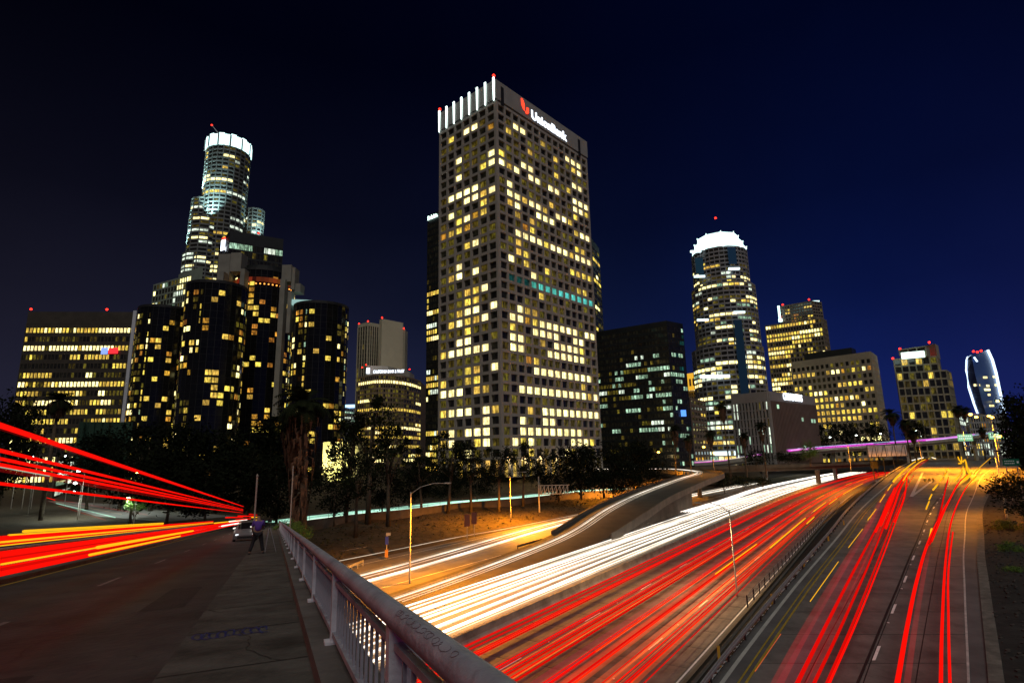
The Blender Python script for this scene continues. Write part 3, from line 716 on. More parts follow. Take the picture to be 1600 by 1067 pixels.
# --- the pale grid tower with the bank sign
azr, azl = R(41.5), R(-48.5)
dr, dl = V((math.sin(azr), math.cos(azr), 0)), V((math.sin(azl), math.cos(azl), 0))
C0 = V((-4.4, 205.5, 8.3)); CR = C0 + dr * 63; CL = C0 + dl * 33
U = Tower('office_tower', 'tall pale grid office tower with red and white bank sign', C0, parts=300)
U.body(par(CL, C0, CR), 16, 164.6, M_GREY)
U.body(par(CL + dr * 4 - dl * 4, C0 + dr * 4 + dl * 4, CR - dr * 4 + dl * 4), 8, 16.4, mat('lobby_glass', (.05, .04, .03), .2), 'lobby_core')
zt, zb = 149.3 + 3.87 / 2 + 3.87, 16.8 - 1.9
lit_L = {1: {2: 'W', 4: 'B', 5: 'B', 6: 'd'}, 2: {1: 'd', 7: 'a', 2: 'd'}, 3: {4: 'd', 6: 'd'}, 4: {3: 'B', 4: 'd', 5: 'd'}, 5: {7: 'B', 5: 'd', 6: 'd'}, 6: {3: 'B', 4: 'd', 7: 'B', 6: 'W'}, 8: {2: 'B', 3: 'B', 4: 'B', 5: 'B', 1: 'd'},
         9: {4: 'B', 5: 'B', 6: 'W', 7: 'B', 3: 'd'}, 10: {2: 'B', 3: 'd', 6: 'W', 7: 'd'}, 11: {3: 'W', 4: 'B', 5: 'a', 6: 'W'}, 12: {2: 'W', 3: 'W', 4: 'a', 1: 'a'}, 13: {2: 'd', 6: 'd', 7: 'd'}, 14: {4: 'W', 5: 'B', 2: 'd', 6: 'd', 7: 'd'}, 15: {1: 'd', 3: 'd', 4: 'd'},
         16: {3: 'B', 5: 'd'}, 17: {2: 'W', 3: 'B', 4: 'd', 5: 'B', 6: 'd'}, 18: {}, 19: {3: 'd', 4: 'W', 5: 'W', 6: 'B'}, 20: {3: 'd', 4: 'W', 5: 'W', 2: 'd'}, 21: {3: 'W', 4: 'B', 5: 'B', 7: 'B'}, 22: {2: 'W', 3: 'B', 4: 'W', 5: 'W', 6: 'B'},
         23: {3: 'd', 4: 'W', 1: 'd', 6: 'd'}, 24: {3: 'B', 4: 'B'}, 25: {1: 'W', 2: 'B', 3: 'B', 4: 'B', 5: 'B', 6: 'B'}, 26: {5: 'd', 4: 'd', 2: 'd'}, 27: {4: 'W', 5: 'W', 7: 'B', 2: 'd'}, 28: {1: 'W', 4: 'W', 5: 'W', 3: 'd'}, 29: {1: 'B', 2: 'B', 3: 'B', 5: 'W', 6: 'W'},
         30: {4: 'd', 3: 'd'}, 31: {1: 'W', 2: 'B', 3: 'B', 4: 'B', 6: 'B', 7: 'W'}, 32: {6: 'B', 1: 'd'}, 33: {4: 'B', 5: 'B', 6: 'B', 1: 'W', 2: 'B'}, 34: {5: 'W', 6: 'B', 1: 'W', 2: 'B'}, 35: {3: 'W', 4: 'B', 5: 'd'}}
def run(a, b, k): return {i: k for i in range(a, b + 1)}
lit_R = {1: {3: 'B', 4: 'B', 7: 'W', 11: 'B', 12: 'B', 13: 'B', 2: 'd', 8: 'd'}, 2: {2: 'W', 5: 'd', 12: 'W', 13: 'B', 9: 'W', 6: 'd'}, 3: {5: 'W', 6: 'd', 3: 'd', 7: 'd', 9: 'd', 12: 'd'}, 4: {13: 'B', 12: 'B', 9: 'W', 5: 'd', 4: 'd'}, 5: {1: 'W', 4: 'B', 5: 'B', 7: 'd', 8: 'd', 11: 'W'},
         6: {1: 'B', 2: 'W', 3: 'B', 5: 'B', 6: 'B', 8: 'B', 9: 'B', 7: 'd', 12: 'B', 13: 'B', 14: 'B'}, 7: {12: 'B', 13: 'B', 14: 'W', 4: 'd', 6: 'd', 9: 'd'}, 8: {2: 'B', 8: 'W', 9: 'd', 6: 'd', 12: 'W'}, 9: {1: 'B', 2: 'B', 3: 'B', 4: 'W', 5: 'B', 6: 'B', 7: 'W', 9: 'B', 10: 'B', 11: 'W', 1: 'd'},
         10: {2: 'W', 3: 'B', 6: 'B', 7: 'B', 8: 'B', 12: 'W', 13: 'B', 14: 'B'}, 11: {3: 'W', 5: 'W', 6: 'd', 9: 'd'}, 12: {4: 'a', 5: 'W', 3: 'd', 10: 'd', 12: 'W', 13: 'W'}, 13: {**run(3, 10, 'B'), 4: 'B', 7: 'W', 11: 'W', 12: 'B', 13: 'B', 14: 'B'}, 14: {3: 'W', 2: 'd', 4: 'd', 7: 'd', 9: 'd'},
         15: {3: 'W', 4: 'W', 1: 'd', 11: 'W', 12: 'W', 13: 'W', 14: 'W'}, 16: {2: 'B', 4: 'W', 3: 'd', 7: 'W', 9: 'd'}, 17: {5: 'B', 12: 'W', 13: 'W', 2: 'd', 8: 'd'}, 18: {2: 'c', 3: 'c', 4: 'c', 5: 'C', **run(6, 14, 'C')}, 19: {6: 'W', 2: 'd', 7: 'd', 10: 'd'}, 20: {4: 'd', 8: 'd', 9: 'd'},
         21: {3: 'B', 4: 'W', 5: 'W', 1: 'd', 2: 'd', 9: 'd', 12: 'd'}, 22: {2: 'B', 3: 'B', 4: 'a', 5: 'W', **run(6, 11, 'B'), 13: 'B', 14: 'B'}, 23: {2: 'W', 3: 'd', 5: 'B', 6: 'B', 7: 'B', 8: 'B', 11: 'B', 12: 'B'}, 24: {2: 'B', 3: 'B', 6: 'W', 8: 'B', 9: 'B', 10: 'B', 11: 'B', 12: 'W'},
         25: {2: 'B', 3: 'B', 4: 'd', **run(7, 12, 'B')}, 26: {4: 'a', 5: 'W', 3: 'd', 6: 'd'}, 27: {5: 'B', **run(6, 13, 'B')}, 28: {4: 'd', 11: 'd', 12: 'W', 8: 'd'}, 29: {**run(3, 14, 'B'), 13: 'W'}, 30: {6: 'd', 7: 'd', 2: 'd', 11: 'd'}, 31: {**run(6, 14, 'B'), 1: 'd', 4: 'W', 2: 'd'},
         32: {3: 'B', 6: 'B', 7: 'B', 4: 'd'}, 33: {**run(3, 11, 'B')}, 34: {2: 'B', 3: 'W', 4: 'B', 10: 'B', 11: 'B', 12: 'B', 13: 'W'}, 35: {4: 'W', 9: 'B', 10: 'W'}}
r3 = random.Random(3)
def fl_(j, i): return lit_L.get(j, {}).get(i + 1, 'd' if r3.random() < .26 and j > 1 else '.')
def fr_(j, i): return lit_R.get(j, {}).get(i + 1, 'd' if r3.random() < .32 and j > 1 else '.')
U.facade(CL, C0, zb, zt, 7, 36, 1.1, 1.15, .75, M_CONC, fl_, (0,), sep=True)
U.facade(C0, CR, zb, zt, 14, 36, 1.0, 1.15, .75, M_CONC, fr_, (0,), sep=True)
# crown: fins, blank band, lit strips on the left face
mb = MB()
for A, L, d, nb in ((C0 - C0, 33, dl, 7), (C0 - C0, 63, dr, 14)):
    nr = V((d.y, -d.x, 0)) if d is dr else V((-d.y, d.x, 0))
    mb.obox(A + d * (L / 2) + nr * .5 + V((0, 0, (zt + 165) / 2 + .7 - 8.3)), d * (L / 2 + .9), nr * .46, V((0, 0, (165 - zt) / 2 - .7)))
mb.build('crown_band', mat('crown_panel', (.33, .32, .30), .8, .15, .15), U.root)
E_FIN = emis('fin_light', (.80, 1, .95), 3.2, True)
for i in range(8):
    p = dl * (i * 33 / 7) - dr * 1.15; mb = MB(); z0, z1 = 155.6 - 8.3, 166 - 8.3
    mb.add([p + dl * x * ww + dr * y + V((0, 0, z)) for z, ww in ((z0, .16), (z1, .42)) for x, y in ((-1, -.3), (1, -.3), (1, .12), (-1, .12))], [(0, 1, 5, 4), (1, 2, 6, 5), (2, 3, 7, 6), (3, 0, 4, 7), (4, 5, 6, 7), (3, 2, 1, 0)])
    mb.build('lit_fin', E_FIN, U.root)
for i in (1, 13):
    mb = MB(); mb.obox(dr * (i * 4.5 - 1.6) - dl * 1.0 + V((0, 0, 159 - 8.3)), dr * .9, dl * .03, (0, 0, 4.2)); mb.build('louvre_slot', M_BLACKM, U.root)
U.text('UnionBank', C0 + dr * 21.2 - dl * 1.05 + V((0, 0, 157.9 - 8.3)), 5.55, dr, E_SIGNW, sx=1.02, bold=.028)
mb = MB()
for pts in ([(0, 5.6), (.5, 5.8), (1.5, 4.9), (2.1, 3.5), (2.1, .6), (1.0, 1.4), (.2, 2.8)], [(2.6, .2), (3.2, -.2), (4.2, .1), (4.8, .9), (4.8, 3.1), (3.6, 3.0), (3.4, 1.3), (2.6, .7)]):
    q = [dr * (14.6 + x) - dl * 1.25 + V((0, 0, 158.4 - 8.3 + z)) for x, z in pts]; n_ = len(q)
    mb.add(q + [p + dl * .25 for p in q], [tuple(range(n_))] + [(i, n_ + i, n_ + (i + 1) % n_, (i + 1) % n_) for i in range(n_)])
mb.build('sign_emblem', E_SIGNR, U.root)
U.beacon(C0 - dr * 1 + V((0, 0, 158.6)), .8); U.beacon(CL - dr * 1 + V((0, 0, 158.6)), .8)
# columns and the lit lobby
for d, L, nb in ((dl, 33, 7), (dr, 63, 14)):
    for i in range(nb + 1):
        mb = MB(); mb.obox(d * (i * L / nb) + V((0, 0, 3.3)), d * .65, V((-d.y, d.x, 0)) * .65, (0, 0, 3.4)); mb.build('column', M_STONE, U.root)
E_LOBBY = winmat('lobby_light', (1, .62, .12), 1.5, .9)
for d, e, L, nb in ((dl, dr, 25, 5), (dr, dl, 55, 12)):
    for i in range(nb):
        a = d * (4 + i * L / nb) + e * 3.9; b = a + d * (L / nb - .5)
        if d is dl: a, b = b, a
        mb = MB(); mb.quad(a, b, b + V((0, 0, 6)), a + V((0, 0, 6)), 0, True); mb.build('lobby_window', E_LOBBY, U.root)
U.done()
for i in range(5):
    pl = bpy.data.lights.new('lobby_lamp', 'POINT'); pl.energy = 700; pl.color = (1, .72, .32); pl.shadow_soft_size = .4
    po = link(bpy.data.objects.new('lobby_lamp', pl), U.root); po.location = dr * (3 + 9 * i) - dl * .9 + V((0, 0, 6.1))

# --- curtain wall towers: (corner at top left, corner, corner at top right) picked out on the roofline
def slab(name, label, pts, z0, floors, bays, m_, fm, lits, pier, span, dep, parts, roof=0, mull=(), cut=0):
    PLc, P0c, PRc = [V(p) for p in pts]; z1 = P0c.z
    T = Tower(name, label, (P0c.x, P0c.y, z0), parts=parts)
    T.body(par(PLc, P0c, PRc), z0, z1, m_)
    zt = z1 - roof
    T.facade(PLc, P0c, z0 + cut, zt, bays[0], floors, pier, span, dep, fm, lits[0], mull)
    T.facade(P0c, PRc, z0 + cut, zt, bays[1], floors, pier, span, dep, fm, lits[1], mull)
    if roof:
        for a, b in ((PLc, P0c), (P0c, PRc)):
            d = (b - a); L = d.length; d.normalize(); nr = V((d.y, -d.x, 0)); c = (a + b) / 2 - T.o
            mb = MB(); mb.obox((c.x + nr.x * dep / 2, c.y + nr.y * dep / 2, z1 - z0 - (roof - span / 2) / 2 - .05), d * (L / 2 + .02), nr * (dep / 2 + .02), (0, 0, (roof - span / 2) / 2)); mb.build('parapet', fm, T.root)
    T.P = (PLc, P0c, PRc); return T

# left slab block
pts = [(-263.15, 300.00, 98.79), (-208.08, 305.52, 98.79)]
pts = [V(pts[0]) + V((6, 30, 0)), V(pts[0]), V(pts[1])]
T = slab('office_block', 'wide dark office block with rows of yellow windows, far left', pts, 2, 18, (4, 30), M_DARK, mat('bronze_spandrel', (.055, .045, .035), .6, .3, .2), [rowrun(1, .1, 3, 'd'), rowrun(2, .58, 4, 'WWBBWd', .35)], .5, 2.3, .3, 150, roof=8)
mb = MB(); p = pts[2]; mb.obox(V(p) - T.o + V((0, 0, -48)), (.9, 0, 0), (0, 1.2, 0), (0, 0, 48.5)); mb.build('corner_fin', mat('white_fin', (.62, .64, .72), .6, .1, .2), T.root)
T.beacon(V(pts[1]) + V((1, 0, 1.4)), .8); T.beacon(V(pts[1]).lerp(V(pts[2]), .72) + V((0, 0, 1.4)), .8)
q = V(pts[1]).lerp(V(pts[2]), .79) + V((0, -.6, -22)) - T.o
mb = MB(); mb.box(q + V((-2.2, 0, 0)), (3.6, .2, 3.6)); mb.build('sign_panel', emis('sign_blue', (.25, .38, 1), 1.3, False), T.root)
mb = MB(); mb.box(q + V((2.6, 0, 0)), (5.2, .2, 3.2)); mb.build('sign_panel', emis('sign_redd', (1, .03, .04), 1.4, False), T.root)
T.done()

# stepped pale block behind the hotel
pts = [(-339.92, 520.00, 183.42), (-307.19, 502.49, 183.42), (-288.64, 492.50, 183.42)]
T = slab('office_block', 'pale green stepped block behind the dark round hotel', pts, 10, 30, (8, 6), M_GREY, mat('green_stone', (.24, .29, .24), .8, .2, .2), [rowrun(5, .35, 2, 'wBg'), rowrun(6, .5, 2, 'wBB')], .9, 1.6, .5, 60)
b2 = [V(p) + V((6, 8, 0)) for p in [(-328.41, 520.00, 196.57), (-310.49, 508.09, 196.57), (-293.13, 498.45, 196.57)]]
T.body(par(*b2), 100, b2[1].z, mat('green_stone', (.24, .29, .24)), 'upper_tier'); T.done()

# the tall round crowned tower
uc = V((-300.97, 560.00, 339.26)); TZ = 355.11; uz = TZ
T = Tower('skyscraper', 'tallest round stepped tower with a white glowing crown, at left', (uc.x, uc.y, 8), parts=140)
M_USB = mat('pale_granite', (.17, .185, .18), .7, .12, .1)
E_FLOOD = emis('floodlit_glass', (.70, 1, .98), 1.7, False)
def ngon(c, r, n, ph=0): return [V((c.x + r * math.cos(ph + math.tau * i / n), c.y + r * math.sin(ph + math.tau * i / n), 0)) for i in range(n)]
def round_tower(T, c, r, n, z0, z1, nf, lit, pier, span, dep, fm, body, ph=0, mull=(), nb=1, vis=None):
    poly = ngon(c, r, n, ph); T.body(poly, z0, z1, body)
    for i in range(n):
        a, b = poly[i], poly[(i + 1) % n]
        mid_ = (a + b) / 2; nr = (mid_ - V((c.x, c.y, 0))).normalized()
        if nr.dot(V((-c.x, -c.y, 0)).normalized()) < -.12: continue
        T.facade(a, b, z0, z1, nb, nf, pier, span, dep, fm, (lambda j, k, i=i: lit(j, i * nb + k)), mull)
crown_b = uz - 14.5
round_tower(T, uc, 21.4, 24, 8, crown_b, 74, rowrun(21, .34, 3, 'BBwW', .2), .9, 1.7, .5, M_USB, M_GREY)
cu_ = ngon(uc, 21.8, 24)
for i in range(24):
    a, b = cu_[i], cu_[(i + 1) % 24]
    mb = MB(); d = (b - a); L = d.length; d.normalize(); nr = V((d.y, -d.x, 0)); c = (a + b) / 2 - T.o
    h_ = 12.2 if i % 2 else 13.4
    mb.obox((c.x, c.y, crown_b - 8 + h_ / 2 + .3), d * (L / 2 - .35), nr * .6, (0, 0, h_ / 2)); mb.build('crown_panel', E_CROWN, T.root)
T.body(ngon(uc, 20, 24), crown_b, uz - 4, M_USB, 'crown_core')
cr2 = ngon(uc, 22.5, 24)
for i in range(0, 24, 2):
    a = cr2[i]; mb = MB(); mb.obox(V((a.x - T.o.x, a.y - T.o.y, crown_b + 5.8 - 8)), (.75, 0, 0), (0, .5, 0), (0, 0, 6.3)); mb.build('crown_rib', M_GREY, T.root)
# lower stepped shafts with floodlit faces
s1 = V((-317.84, 552.00, 273.26)); s2 = V((-273.05, 572.00, 266.59)); s3 = V((-314.00, 548.00, 209.00))
for c, r, zt_, sd in ((s1, 11.5, 283.30, 31), (V((uc.x - 10, uc.y - 12, 0)), 16, 259.03, 32), (s2, 9, 280.58, 33), (s3, 16, 221.28, 34)):
    round_tower(T, c, r, 12, 8, zt_, max(6, int((zt_ - 8) / 4.1)), rowrun(sd, .22, 2, 'Bww', .2), .9, 1.7, .45, M_USB, M_GREY, ph=.13)
for p, tg, en in (((-322.30, 545.00, 291.46), (-310.86, 548.00, 318.02), 260000), ((-328.90, 540.00, 223.42), (-319.77, 545.00, 263.10), 900000), ((-301.71, 525.00, 253.85), (-302.32, 540.00, 281.46), 330000), ((-253.25, 555.00, 243.31), (-270.71, 568.00, 268.46), 90000)):
    L = bpy.data.lights.new('flood_lamp', 'SPOT'); L.energy = en; L.color = (.62, 1, .98); L.spot_size = R(58); L.spot_blend = .8; L.shadow_soft_size = .6
    q = link(bpy.data.objects.new('flood_lamp', L), T.root); q.location = V(p) - T.o; q.rotation_euler = (V(tg) - V(p)).to_track_quat('-Z', 'Y').to_euler()
T.done()
# crane boom on the roof
kr = V((-309.65, 560.00, 361.48)); kt = V((-323.23, 562.00, 378.45))
mb = MB(); mb.tube([uc - T.o + V((-4, 0, uz - uc.z + uc.z - 8 - uz + uz - 4)) if False else kr - T.o + V((4, 4, -14)), kr - T.o, kt - T.o], [.9, .8, .4], 6); mb.build('roof_mast', mat('mast_grey', (.45, .48, .52), .6, .1, 1), T.root)
T.beacon(kt, 1.3)

# dark block with a lit edge behind the hotel
pts = [(-232.28, 430.00, 187.30), (-210.10, 402.44, 187.30), (-177.98, 422.27, 187.30)]
T = slab('office_block', 'black office block with thin pale window rows behind the hotel', pts, 8, 30, (5, 14), M_DARK, M_DARK, [rowrun(41, .02, 3, 'd', 0), (lambda j, i, f=rowrun(42, .42, 3.5, 'gwg', .1): 'd' if j < 0 else (f(j, i) if j in (0, 1, 3, 4, 6) else '.'))], .3, 1.3, .25, 60, roof=9)
mb = MB(); p = V(pts[0]).lerp(V(pts[1]), .55) - T.o; mb.obox(p + V((0, -1.2, -7)), (3.0, -1.6, 0), (0, .3, 0), (0, 0, 4.2)); mb.build('sign_panel', E_SIGNW, T.root)
mb = MB(); p = V(pts[0]).lerp(V(pts[1]), .55) - T.o; mb.obox(p + V((0, -1.2, -1.6)), (2.4, -1.3, 0), (0, .3, 0), (0, 0, .7)); mb.build('sign_arc', E_SIGNR, T.root)
T.beacon(V(pts[1]).lerp(V(pts[2]), .52) + V((0, 0, 1.5)), 1.0); T.done()

# --- the dark round hotel: five glass cylinders and concrete lift shafts
HB = V((-125, 285, 3))
HO = Tower('round_hotel', 'dark glass hotel of round towers with scattered amber rooms', HB, 'hotel', parts=290)
def cylinder(px, Yd, r, z1, seed, n=30, seg=1, p_on=.15):
    c = V((*px, 0)); body = ngon(c, r, n); HO.body(body, 3, z1, M_GLASS, 'glass_tower'); rr = random.Random(seed)
    mb = MB(); nf = int((z1 - 3) / 3.35)
    for i in range(n):
        a = body[i] - HO.o; a = V((a.x, a.y, 0)); o = (body[i] - c).normalized()
        mb.obox(a + V((0, 0, (z1 - 3) / 2)), V((-o.y, o.x, 0)) * .09, o * .12, (0, 0, (z1 - 3) / 2))
    for j in range(0, nf + 1, 1):
        z = j * 3.35
        q = ngon(c, r + .05, n)
        for i in range(n):
            a, b = q[i] - HO.o, q[(i + 1) % n] - HO.o; mb.beam((a.x, a.y, z + .0), (b.x, b.y, z + .0), .08, .12)
    mb.build('mullions', M_BLACKM, HO.root, kind='stuff')
    q = ngon(c, r + .1, n); m2 = MB(); mb = MB()
    for k_, (zz0, hh) in enumerate(((z1, 1.4),)):
        for i in range(n):
            a, b = q[i] - HO.o, q[(i + 1) % n] - HO.o; mb.beam((a.x, a.y, zz0 - 3 - .5), (b.x, b.y, zz0 - 3 - .5), .25, hh)
    mb.build('roof_band', M_BLACKM, HO.root)
    toc = (V((0, 0, 0)) - c).normalized()
    for i in range(n):
        a, b = q[i], q[(i + 1) % n]; m_ = (a + b) / 2; nr = (m_ - c).normalized()
        if nr.dot(toc) < -.05: continue
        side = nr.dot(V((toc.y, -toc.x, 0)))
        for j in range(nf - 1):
            edge = abs(side) > .62; refl_strip = .42 < side < .62 or -.95 < side < -.84  # narrow strip panes, and the extra edge ones, glow in place of reflections
            pr = .70 if refl_strip else p_on * (1.0 if not edge else 2.3)
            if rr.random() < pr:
                d = (b - a); L = d.length; d.normalize(); ww = L * (rr.uniform(.12, .4) if refl_strip else .9 if not edge or rr.random() < .4 else .5)
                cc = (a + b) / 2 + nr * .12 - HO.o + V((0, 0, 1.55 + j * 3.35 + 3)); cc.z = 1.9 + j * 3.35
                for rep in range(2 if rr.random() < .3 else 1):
                    HO.wins.append(((cc + HO.o - CAMP).length + rr.random() * 40, cc - V((0, 0, 3.35 * rep)) if cc.z > 4 else cc, math.atan2(d.y, d.x), ww, 2.3, rr.choice('dddgWBdW' if refl_strip else 'WWWaWa' if not edge else 'WdadB'), d, (0,)))
hA, hBq, hC, hD, hE = (-188.36, 300.00, 57.47), (-140.42, 262.00, 51.56), (-137.17, 305.00, 56.97), (-99.17, 288.00, 53.96), (-160.39, 330.00, 60.68)
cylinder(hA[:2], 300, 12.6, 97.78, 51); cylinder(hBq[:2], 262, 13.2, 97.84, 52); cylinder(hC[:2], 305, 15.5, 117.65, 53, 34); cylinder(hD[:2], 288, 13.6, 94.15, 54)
# lit bar ring near the top of the middle tower
cz = 109.79; cc = V((*hC[:2], 0)); ring_ = ngon(cc, 15.8, 48)
for k in range(48):
    a = ring_[k]; nr = (a - cc).normalized()
    if nr.dot(-cc.normalized()) < .1: continue
    mb = MB(); mb.box((0, 0, 0), (.55, .55, .55)); o = mb.build('bar_lamp', emis('bar_lamp', (1, .35, .06), 2.6, False), HO.root); o.location = a - HO.o + V((0, 0, cz - 1.2))
mb = MB()
for k in range(48):
    a, b = ring_[k] - HO.o, ring_[(k + 1) % 48] - HO.o; mb.beam((a.x, a.y, cz - 3 + 1.2), (b.x, b.y, cz - 3 + 1.2), .2, 2.6)
mb.build('bar_glass', winmat('bar_red', (1, .16, .03), .16, .9), HO.root)
HO.body(ngon(cc, 13.5, 34), 117.65, 119.82, M_DARK, 'penthouse')
def shaft(p0, p1, Yd, dd, name='lift_shaft', m_=None):
    (x0, y0), (x1, y1) = p0, p1
    return None
for a, b, dep, nm_ in (([(-156.55, 290.00, 125.74), (-150.21, 290.40, 125.74), (-170.81, 332.63, 125.74)], 110.19, 6, 'lift_head'), ([(-147.99, 286.00, 124.78), (-142.26, 288.30, 124.78), (-142.26, 288.30, 124.78)], 114.38, 7, 'lift_head'), ([(-152.20, 284.00, 113.89), (-149.93, 284.16, 113.89), (-149.93, 284.16, 113.89)], 97.88, 5, 'lift_shaft'), ([(-141.23, 284.00, 115.04), (-138.96, 284.15, 115.04), (-138.96, 284.15, 115.04)], 35.09, 5, 'lift_shaft'),
                        ([(-120.38, 286.00, 117.37), (-115.43, 286.33, 117.37), (-115.43, 286.33, 117.37)], 108.14, 7, 'lift_head'), ([(-115.63, 287.00, 116.19), (-113.74, 289.21, 116.19), (-113.74, 289.21, 116.19)], 104.16, 6, 'lift_head'), ([(-120.08, 284.00, 108.96), (-117.48, 284.19, 108.96), (-117.48, 284.19, 108.96)], 37.82, 4, 'lift_shaft'), ([(-115.53, 288.00, 107.67), (-110.93, 288.34, 107.67), (-110.93, 288.34, 107.67)], 103.05, 6, 'lift_head'), ([(-116.10, 285.00, 102.57), (-114.16, 285.15, 102.57), (-114.16, 285.15, 102.57)], 80.33, 4, 'lift_shaft')):
    z1 = a[0][2]; x0, x1 = a[0][0], a[1][0]; y = a[0][1]
    HO.body([(x0, y), (x1, y), (x1, y + dep), (x0, y + dep)], b, z1, mat('shaft_concrete', (.25, .24, .21), .85, .2, .15), nm_)
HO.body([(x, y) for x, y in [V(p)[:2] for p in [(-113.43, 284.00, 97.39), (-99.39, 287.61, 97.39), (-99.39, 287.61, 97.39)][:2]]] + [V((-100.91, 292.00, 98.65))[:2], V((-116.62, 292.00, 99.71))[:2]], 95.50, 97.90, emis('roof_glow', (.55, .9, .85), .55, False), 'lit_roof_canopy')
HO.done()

# --- beige tower with blank slab and the curved sign block
p = [(-129.96, 470.00, 128.66), (-120.00, 462.79, 128.66), (-111.37, 471.78, 128.66)]
T = slab('apartment_tower', 'beige tower with a blank slab end and vertical ribs', p, 10, 30, (4, 6), M_BEIGE, M_BEIGE, [rowrun(60, .0, 2, 'd', .05), rowrun(61, 0, 2, 'd', .03)], .9, .12, .5, 40, roof=3)
q = [(-108.55, 455.00, 128.42), (-105.51, 450.88, 128.42), (-91.34, 466.84, 128.42)]
T.body(par(*q), 10, q[1][2], mat('blank_beige', (.62, .56, .40), .8, .06, .15), 'blank_slab')
q2 = [(-92.41, 470.00, 123.91), (-91.61, 470.08, 123.91), (-90.51, 471.41, 123.91)]; T.body(par(q2[0], q2[1], q2[2]) if False else [V(q2[0]), V(q2[2]), V(q2[2]) + V((0, 12, 0)), V(q2[0]) + V((0, 12, 0))], 10, q2[0][2], M_BEIGE, 'end_fin')
for b in ((-129.44, 470.00, 129.20), (-121.89, 470.00, 131.27), (-106.49, 455.00, 130.27), (-91.33, 470.00, 124.44)): T.beacon(b, .9)
T.done()
q = [(-119.54, 430.00, 78.43), (-106.63, 425.14, 78.43), (-74.80, 451.61, 78.43)]
BT = Tower('bank_block', 'curved lower office block with white bank lettering on top', (q[1][0], q[1][1], 8), parts=110)
arc = [V(p) for p in [(-119.54, 430.00, 78.43), (-111.18, 427.85, 78.43), (-104.31, 425.50, 78.43), (-97.31, 426.58, 78.43), (-90.97, 431.00, 78.43), (-84.19, 439.09, 78.43), (-79.27, 450.89, 78.43), (-76.65, 462.89, 78.43)]]
arc = [p + V((0, [8, 3, 0, -2, -3, -2, 2, 8][i], 0)) for i, p in enumerate(arc)]
zt = arc[0].z
M_TAN = mat('tan_stone', (.26, .19, .12), .8, .2, .2)
BT.body(arc + [arc[-1] + V((0, 40, 0)), arc[0] + V((0, 40, 0))], 8, zt, M_TAN)
f0 = rowrun(66, .5, 5, 'WBBW', .35, 1.0)
for i in range(7): BT.facade(arc[i], arc[i + 1], 10, zt, 4, 20, .5, 1.3, .4, M_TAN, (lambda j, k, i=i: ('B' if j == 1 else f0(j, i * 4 + k)) if not (3 <= j <= 4) else 'd' if (k + i) % 3 else '.'))
q = [(-112.55, 436.00, 87.63), (-97.49, 444.45, 87.63), (-86.02, 473.51, 87.63)]
BT.body([V(q[0]), V(q[1]) + V((0, -3, 0)), V(q[2]), V(q[2]) + V((0, 20, 0)), V(q[0]) + V((0, 20, 0))], zt, q[0][2], M_STONE, 'sign_drum')
sd = (V(q[2]) - V(q[0])).normalized()
BT.text('CALIFORNIA BANK & TRUST', V((-106.43, 430.00, 80.60)), 1.92, V((-78.04, 430.00, 76.03)) - V((-106.44, 430.00, 81.09)), E_SIGNW, sx=.96, sy=1.7, bold=.01)
mb = MB(); pe = V((-110.39, 430.00, 82.66)) - BT.o; mb.prism([(pe.x + 1.6 * math.cos(a * .524), pe.y - .3 * 0 + 0 * a) for a in range(12)] if False else [(pe.x - 1.3, pe.y), (pe.x + 1.3, pe.y), (pe.x + 1.3, pe.y + .3), (pe.x - 1.3, pe.y + .3)], pe.z - 2.2, pe.z + 2.0); mb.build('sign_emblem', E_SIGNW, BT.root)
for b in ((-114.87, 430.00, 85.23), (-112.51, 432.00, 87.48), (-79.00, 432.00, 83.26)): BT.beacon(b, .7)
BT.done()
# small towers beside it
p = [(-86.00, 520.00, 76.81), (-83.50, 515.42, 76.81), (-78.76, 526.55, 76.81)]
T = slab('office_block', 'slim grey block with a glowing white roof beside the dark tower', p, 8, 24, (1, 5), M_GREY, M_GREY, [rowrun(70, .4, 2, 'wB'), rowrun(71, .45, 2, 'wWB', .2)], .5, 1.2, .3, 60)
mb = MB(); c = (V(p[1]) + V(p[2])) / 2 - T.o; mb.box(c + V((0, 2, 1.2)), (6, 3, 3.4)); mb.build('roof_sign', E_SIGNW, T.root); T.done()
p = [(-170.29, 560.00, 65.01), (-161.94, 540.29, 65.01), (-153.73, 556.86, 65.01)]
T = slab('office_block', 'grey block with a blue lit roof sign behind the palm', p, 8, 22, (2, 6), M_GREY, M_GREY, [rowrun(72, .1, 2, 'w'), rowrun(73, .2, 2, 'wg', .1)], .5, 1.2, .3, 40)
mb = MB(); c = (V(p[1]) + V(p[2])) / 2 - T.o; mb.box(c + V((0, -1, 2)), (11, .5, 3)); mb.build('roof_sign', emis('roof_blue', (.35, .6, 1), 2.6, False), T.root); T.done()
# cream wall behind the eucalyptus
a, b = V((-71.12, 215.00, 22.45)), V((-59.88, 222.00, 22.40)); T = Tower('low_building', 'low cream lit building behind the eucalyptus trees', (a.x, a.y, 5), parts=20)
T.body([a, b, b + V((0, 14, 0)), a + V((0, 14, 0))], 4, a.z, emis('x_', (0, 0, 0), 0) if False else mat('cream_wall', (.62, .58, .30), .8, .08, .3)); T.done()
pl = bpy.data.lights.new('wall_lamp', 'SPOT'); pl.energy = 9000; pl.color = (1, .93, .45); pl.spot_size = R(120); pl.shadow_soft_size = .4
po = link(bpy.data.objects.new('wall_lamp', pl), T.root); po.location = (a + b) / 2 - T.o + V((0, -9, -7)); po.rotation_euler = (R(100), 0, 0)

